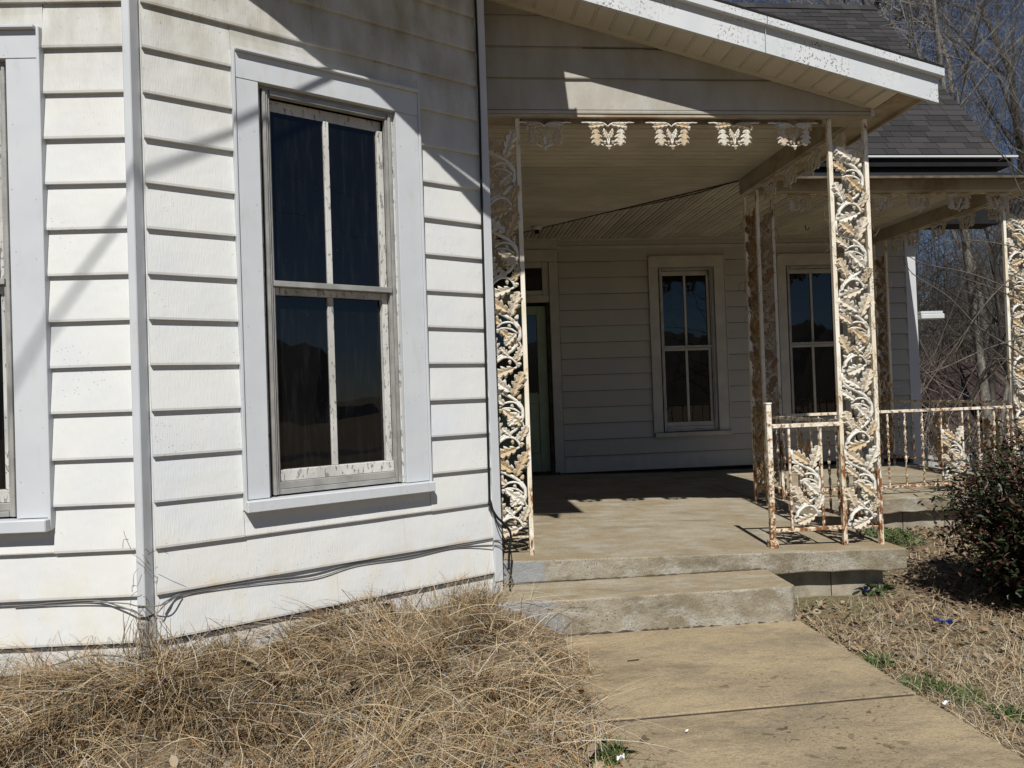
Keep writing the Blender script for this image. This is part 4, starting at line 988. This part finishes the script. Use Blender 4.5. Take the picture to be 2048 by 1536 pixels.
# bare sapling on the right whose twigs cross the far porch
def sapling():
    t = thing('bare_sapling', 'bare sapling whose thin budded twigs reach in from the right edge', 'sapling', (5.7, 5.5, -1.4))
    O = Vector((5.7, 5.5, -1.4)); TW_ = [
        [(5.0, 5.6, .02), (4.75, 5.62, .22), (4.45, 5.65, .42), (4.2, 5.66, .68), (3.95, 5.7, .86), (3.86, 5.7, .97)],
        [(5.2, 5.5, .62), (4.75, 5.6, .72), (4.35, 5.6, .86), (4.0, 5.65, .95), (3.84, 5.65, 1.03)],
        [(5.3, 5.5, .55), (4.98, 5.5, 1.0), (4.78, 5.5, 1.42), (4.62, 5.5, 1.80)],
        [(5.35, 5.5, 1.2), (4.95, 5.5, 1.35), (4.62, 5.5, 1.49)],
        [(5.3, 5.5, .30), (4.9, 5.6, .33), (4.5, 5.6, .25), (4.1, 5.6, .10), (3.9, 5.6, .05)],
        [(5.2, 5.5, .9), (4.8, 5.5, 1.02), (4.4, 5.5, 1.1), (4.1, 5.55, 1.12)],
        [(5.2, 5.5, -.1), (4.8, 5.5, .0), (4.5, 5.5, .18), (4.25, 5.5, .42)],
        [(5.1, 5.3, .3), (4.7, 5.3, .52), (4.35, 5.35, .70), (4.05, 5.4, .82)], [(5.1, 5.6, 1.0), (4.7, 5.6, .80), (4.4, 5.6, .52), (4.2, 5.6, .22)], [(5.15, 5.4, -.3), (4.85, 5.4, -.05), (4.6, 5.4, .12), (4.3, 5.4, .16)], [(5.1, 5.5, 1.5), (4.8, 5.5, 1.62), (4.5, 5.5, 1.9), (4.35, 5.5, 2.2)]]
    m = MB()
    m.tube([Vector(p)-O for p in ((5.7, 5.5, -1.45), (5.62, 5.5, -.7), (5.45, 5.5, .1), (5.35, 5.5, 1.0), (5.4, 5.5, 2.2))], [.03, .026, .022, .016, .008], 7); m.build('trunk', TWIG, t)
    for P in TW_:
        m = MB(); Q = [Vector(p)-O for p in P]; Q = [Q[0].lerp(Vector((5.45, 5.5, P[0][2]-.35))-O, 1.0)]+Q
        B_ = bez(Q, 22); m.tube(B_, [.0085-.0060*i/22+(.0010 if i % 3 == 0 else 0) for i in range(23)], 5)
        for i in range(6, 22, 4):
            p = B_[i]; d = Vector((rnd.uniform(-.5, -.1), rnd.uniform(-.2, .2), rnd.uniform(-.25, .4)))*rnd.uniform(.4, 1.0)*.4
            m.tube([p, p+d*.5+Vector((0, 0, .01)), p+d], [.0028, .0022, .0012], 4)
        m.build('branch', DTWIG, t)
sapling()
# dry vine on the bay corner post
m = MB(); C0 = Vector((-1.29, 3.36, -1.17))
for i in range(44):
    a = Vector((rnd.gauss(0, .05), rnd.uniform(-.06, .0), 0)); top = Vector((rnd.gauss(0, .05), rnd.uniform(-.05, .02), rnd.uniform(.10, .34)))
    mid = a.lerp(top, .5)+Vector((rnd.gauss(0, .03), rnd.gauss(0, .015), 0)); m.tube(bez([a, mid, top], 7), [.0016]*7+[.0008], 3, False)
for i in range(12):
    a = Vector((rnd.choice((-.045, .03)), rnd.uniform(-.02, .03), rnd.uniform(.3, .62))); d = Vector((rnd.gauss(0, .07), -.02, rnd.uniform(-.05, .12))); m.tube(bez([a, a+d*.5+Vector((0, -.02, .02)), a+d], 6), .0013, 3, False)
t = thing('dead_vine', 'dry brown vine clinging to the foot of the bay corner post', 'vine', C0); st_ = m.build('stems', plain('dry_vine', (.20, .155, .105), .9, .3, 30), t); stuff(st_)
# fine dead vine on the front corner column
m = MB()
for i in range(46):
    z0 = rnd.uniform(.2, 2.3); x0 = rnd.choice((-.26, -.02, .02, .015)); p = Vector((x0, -.02, z0)); P = [p]
    for j in range(5): p = p+Vector((rnd.gauss(0, .03), rnd.gauss(0, .012), rnd.gauss(.0, .035))); P.append(p)
    m.tube(bez(P, 12), .0011, 3, False)
t = thing('dead_vine', 'thread-thin dead vine tangled on the front corner column', 'vine', (2.885, 4.61, fz(2.88, 4.6))); st_ = m.build('stems', plain('dry_tendril', (.13, .09, .06), .9, .3, 30), t); stuff(st_)
m = MB(); 
for i in range(10):
    p = Vector((rnd.uniform(-.03, .05), rnd.uniform(-.27, -.2), rnd.uniform(1.9, 2.6))); P = [p]
    for j in range(5): p = p+Vector((rnd.gauss(0, .05), rnd.gauss(0, .03), rnd.gauss(-.06, .07))); P.append(p)
    m.tube(bez(P, 14), .0016, 3, False)
t = thing('dead_vine', 'dark wiry vine curling off the inner corner column near the ceiling', 'vine', (2.895, 6.56, fz(2.9, 6.5))); st_ = m.build('stems', RUBBER, t); stuff(st_)
# litter scraps
def scrap(name, label, cat, c, sx, sy, mat, seed, h=.02):
    r_ = random.Random(seed); m = MB(); n = 5; vs = [(sx*(i/n-.5), sy*(j/n-.5), h*r_.random()) for j in range(n+1) for i in range(n+1)]
    m.add(vs, [(j*(n+1)+i, j*(n+1)+i+1, (j+1)*(n+1)+i+1, (j+1)*(n+1)+i) for j in range(n) for i in range(n)])
    o = m.build(name, mat); o.location = c; o.rotation_euler = (0, 0, r_.uniform(0, 3)); tag(o, label, cat); return o
scrap('plastic_scrap', 'crumpled bright blue plastic scrap beside the bush', 'litter', (2.74, 3.84, -1.345), .085, .045, BLUEP, 3, .03)
scrap('plastic_scrap', 'dark blue plastic scrap lying below the porch corner', 'litter', (2.70, 4.58, -1.35), .09, .05, BLUEP, 4, .03)
scrap('paper_scrap', 'white paper scrap at the right edge of the walk near its joint', 'litter', (2.05, 2.88, -1.335), .045, .014, PAPER, 5, .008)
scrap('paper_scrap', 'tiny white scrap on the nearest walk slab', 'litter', (.93, 2.83, -1.338), .022, .008, PAPER, 6, .006)
scrap('paper_scrap', 'white scrap in the grass at the bottom edge by the walk', 'litter', (.60, 2.56, -1.29), .026, .018, PAPER, 8, .02)
m = MB(); m.tube([(-.03, 0, 0), (.03, .004, .001)], .003, 5); o = m.build('twig', DARKWOOD); o.location = (.93, 3.62, -1.34); tag(o, 'short dark twig lying on the walk below the step', 'twig')

# ---- trees
def tree_mesh(seed, H, r0, levels=4, spread=.55, twiggy=1.0, lean=(0, 0), droop=0.0, mat=BARK, split=.35):
    R_ = random.Random(seed); trunk = MB(); crown = MB()
    def grow(p, d, L, rad, lev, mb):
        n = 6 if lev == 0 else (4 if lev < 3 else 3); pts = [p]; rs = [rad]; dirs = []
        for i in range(n):
            wob = .10 if lev == 0 else .20
            d = (d+Vector((R_.gauss(0, wob), R_.gauss(0, wob), R_.gauss(0, wob*.6)+(.05 if lev < 3 else -droop)))).normalized(); p = p+d*(L/n); pts.append(p); rs.append(max(.0022, rad*(1-.62*(i+1)/n))); dirs.append(d)
        mb.tube(pts, rs, 8 if lev == 0 else (5 if lev == 1 else 3), False)
        if lev >= levels: return
        k = {0: R_.randint(7, 10), 1: R_.randint(6, 9), 2: R_.randint(5, 8), 3: R_.randint(3, 5)}.get(lev, 3)
        k = max(2, int(k*twiggy))
        for j in range(k):
            t = (split+(1-split)*(j+R_.random())/k) if lev == 0 else (.12+.88*(j+R_.random())/k)
            i = min(int(t*n), n-1); q = pts[i].lerp(pts[i+1], t*n-i); dd = dirs[i]
            ax = Vector((R_.gauss(0, 1), R_.gauss(0, 1), R_.gauss(0, .6))); ax = (ax-dd*ax.dot(dd)).normalized(); sp = spread*R_.uniform(.7, 1.35)
            nd = (dd*math.cos(sp)+ax*math.sin(sp)).normalized()
            grow(q, nd, L*R_.uniform(.38, .62)*(1.0 if lev else .9), rs[i]*R_.uniform(.26, .42), lev+1, crown)
    grow(Vector((0, 0, -.3)), Vector((lean[0], lean[1], 1)).normalized(), H, r0, 0, trunk)
    return trunk.mesh('trunk', mat, True), crown.mesh('crown', mat)
TREES = [tree_mesh(1, 11, .115, 4, .62, 1.25, (-.13, 0), .02, BARK, .30), tree_mesh(2, 12, .15, 4, .55, 1.3, (-.08, 0), .0, BARKD), tree_mesh(3, 9, .10, 4, .7, 1.25, (.14, .05), .03, BARKD), tree_mesh(4, 13, .12, 4, .5, 1.35, (-.03, .05), .0, BARK)]
def tree(label, k, x, y, rz, s=1.0, zb=None, group='bare winter trees behind the house'):
    zb = ground(x, y) if zb is None else zb
    t = thing('bare_tree', label, 'tree', (x, y, zb), rz, group); t.scale = (s, s, s)
    link('trunk', TREES[k][0], t); link('crown', TREES[k][1], t); return t
tree('pale smooth-barked bare tree standing before the brown shed roof', 0, 12.1, 15.0, .0, 1.0)
tree('dark bare tree rising right of the house corner, behind the white sill', 1, 9.9, 15.2, 2.0, .95)
tree('bare tree leaning to the right just past the far corner column', 2, 12.9, 16.0, .2, 1.1)
tree('tall grey bare tree at the far upper right behind the roof edge', 3, 16.2, 19.5, 1.2, 1.15)
tree('bare twiggy tree showing above the roof ridge end', 3, 12.2, 21, 3.3, 1.25)
tree('bare tree with spreading crown over the shed', 1, 15.5, 19, 5.1, 1.1)
tree('slim dark bare tree between the house and the shed', 2, 8.9, 18.5, 2.6, 1.2)
tree('bare tree behind the ridge showing thin twigs over the roof', 0, 9.2, 24, 1.9, 1.35)
tree('small bushy bare tree crowding the left end of the shed roof', 2, 11.2, 15.4, 1.1, .55)
tree('small bare tree leaning over the middle of the shed roof', 3, 13.2, 16.4, 4.0, .5)
tree('low twiggy tree in front of the shed, between the railing and the corner column', 1, 11.9, 13.8, 2.9, .48)
tree('low tangled tree just beyond the white corner board of the house', 2, 9.6, 13.2, 5.2, .5)
tree('short dense bare tree behind the shed ridge', 3, 14.2, 20.5, .7, .6)
for i, (x, y) in enumerate(((18, 22), (12, 27), (16.5, 26), (21, 25), (14.5, 31), (19.5, 31), (24, 29), (10.5, 31), (27, 24), (22, 18), (18.2, 15.6))):
    tree('grey bare tree in the dense wood beyond the shed', i % 4, x, y, i*1.7, .62+.08*(i % 3), None)
# undergrowth and far wood
def brush(n, seed):
    R_ = random.Random(seed); m = MB()
    for i in range(n):
        x_, y_ = R_.uniform(7.5, 30), R_.uniform(13, 40)
        if x_ < .62*y_-1.5 or (y_ < 22.6 and x_ > 9.5 and R_.random() < .86): continue
        z_ = ground(x_, y_); h_ = R_.uniform(1.2, 4.2); d = Vector((R_.gauss(0, .35), R_.gauss(0, .25), 1)).normalized(); p = Vector((x_, y_, z_)); q = p+d*h_*.5+Vector((R_.gauss(0, .15), 0, 0)); e = p+d*h_+Vector((R_.gauss(0, .5), R_.gauss(0, .3), R_.gauss(-.1, .4)))
        m.tube([p, q, e], [R_.uniform(.008, .02), .009, .003], 3, False)
        for j in range(5):
            s_ = p.lerp(e, R_.uniform(.25, .95)); m.tube([s_, s_+Vector((R_.gauss(0, .4), R_.gauss(0, .3), R_.uniform(-.1, .7)))], [.005, .002], 3, False)
    return m
stuff(brush(11000, 5).build('undergrowth', TWIG))
def forest_belt():
    R_ = random.Random(9); m = MB()
    for i in range(1900):
        a = math.radians(R_.uniform(18, 62)); d = R_.uniform(42, 85); x_, y_ = d*math.sin(a), d*math.cos(a); h_ = R_.uniform(5, 13); b = Vector((x_, y_, -2.6)); t_ = b+Vector((R_.gauss(0, .8), R_.gauss(0, .8), h_))
        m.tube([b, b.lerp(t_, .5)+Vector((R_.gauss(0, .3), 0, 0)), t_], [R_.uniform(.05, .15), .06, .01], 3, False)
        for j in range(9):
            s_ = b.lerp(t_, R_.uniform(.2, 1)); m.tube([s_, s_+Vector((R_.gauss(0, 1.4), R_.gauss(0, 1), R_.uniform(-.2, 2)))], [.03, .008], 3, False)
    return m
stuff(forest_belt().build('far_woods', BARKD))
# shed behind
t = thing('shed', 'white shed with a rusty brown metal roof beyond the side porch', 'shed', (13.0, 17.2, -2.5))
m = MB(); m.box(-1.6, 4.5, -.2, 4.2, 0, 1.32); 
w_ = m.build('wall', SHWALL, t)
for i in range(15): 
    q = cbox(-1.6+.4*i, -1.6+.4*i+.375, -.225, -.204, .02, 1.30).build('wall_panel', SHWALL, t)
m = MB(); m.prism([(-.65, 1.22), (2.0, 2.95), (4.6, 1.22), (4.6, 1.16), (2.0, 2.89), (-.65, 1.16)], -2.2, 5.2, lambda p, q, d: (d, p, q)); rf = m.build('roof', SHROOF, t)
for i in range(19):
    xx = -2.1+.4*i; m = MB(); m.prism([(-.66, 1.225), (2.0, 2.962), (2.0, 2.99), (-.66, 1.25)], xx, xx+.035, lambda p, q, d: (d, p, q)); m.build('roof_rib', SHROOF, rf)
m = MB(); m.box(.6, 1.5, -.26, -.226, .05, 1.2); m.build('door', DARKWOOD, t)

# ================================================================== BEHIND THE CAMERA (seen in the glass)
def hill():
    vs, fs = [], []; n = 420; ang = lambda i: math.radians(128+258*i/n)
    R_ = random.Random(4); hs = [float(np.interp(128+258*i/n, [128, 250, 295, 308, 318, 322, 326.5, 386], [10, 11, 11.5, 17, 21, 15, 9.5, 9]))+.8*math.sin(i*.4)+R_.uniform(-.6, .8) for i in range(n+1)]
    for i in range(n+1):
        a = ang(i); c, s_ = math.sin(a), math.cos(a)
        for d, h in ((70, -2.4), (95, hs[i]*.45), (125, hs[i]), (190, hs[i]*1.25), (260, -3)): vs.append((c*d, s_*d, h))
    for i in range(n):
        for j in range(4): a = i*5+j; fs.append((a, a+5, a+6, a+1))
    m = MB(); m.add(vs, fs); return m
struct(hill().build('hill', HILL))
m = MB(); m.box(-200, 200, -14, -7.5, -2.30, -2.17); struct(m.build('road', ROADM))
tree('bare tree across the road mirrored in the porch window', 1, 7.5, -15, .8, .95, -2.2, 'bare trees across the road')
tree('second bare tree across the road behind the viewer', 3, 15, -17, 2.8, 1.0, -2.2, 'bare trees across the road')
W0 = Vector((-.545, 3.075, 2.60)); W1 = Vector((-2.41, -1.68, 6.14))
wd_ = Vector((-1.95, .2, 4.5))
def wire(nm, label, a, b, sag, rad=.008):
    a, b = Vector(a), Vector(b); m = MB(); P = [a.lerp(b, i/16)-Vector((0, 0, sag*4*(i/16)*(1-i/16))) for i in range(17)]; m.tube(P, rad, 5); return tag(m.build(nm, RUBBER), label, 'wire', 'overhead wires')
We = W0+(Vector((-2.395, -1.684, 6.139))-W0)*2.4
wire('service_wire', 'thick service wire running from the bay eave up towards the street', W0, We, .0, .0115)
wire('street_wire', 'upper street wire mirrored in the bay window', (-60, -9.5, 7.6), (60, -12.5, 9.0), .5)
wire('street_wire', 'lower street wire mirrored in the bay window', (-60, -9.3, 6.4), (60, -12.3, 7.4), .6)
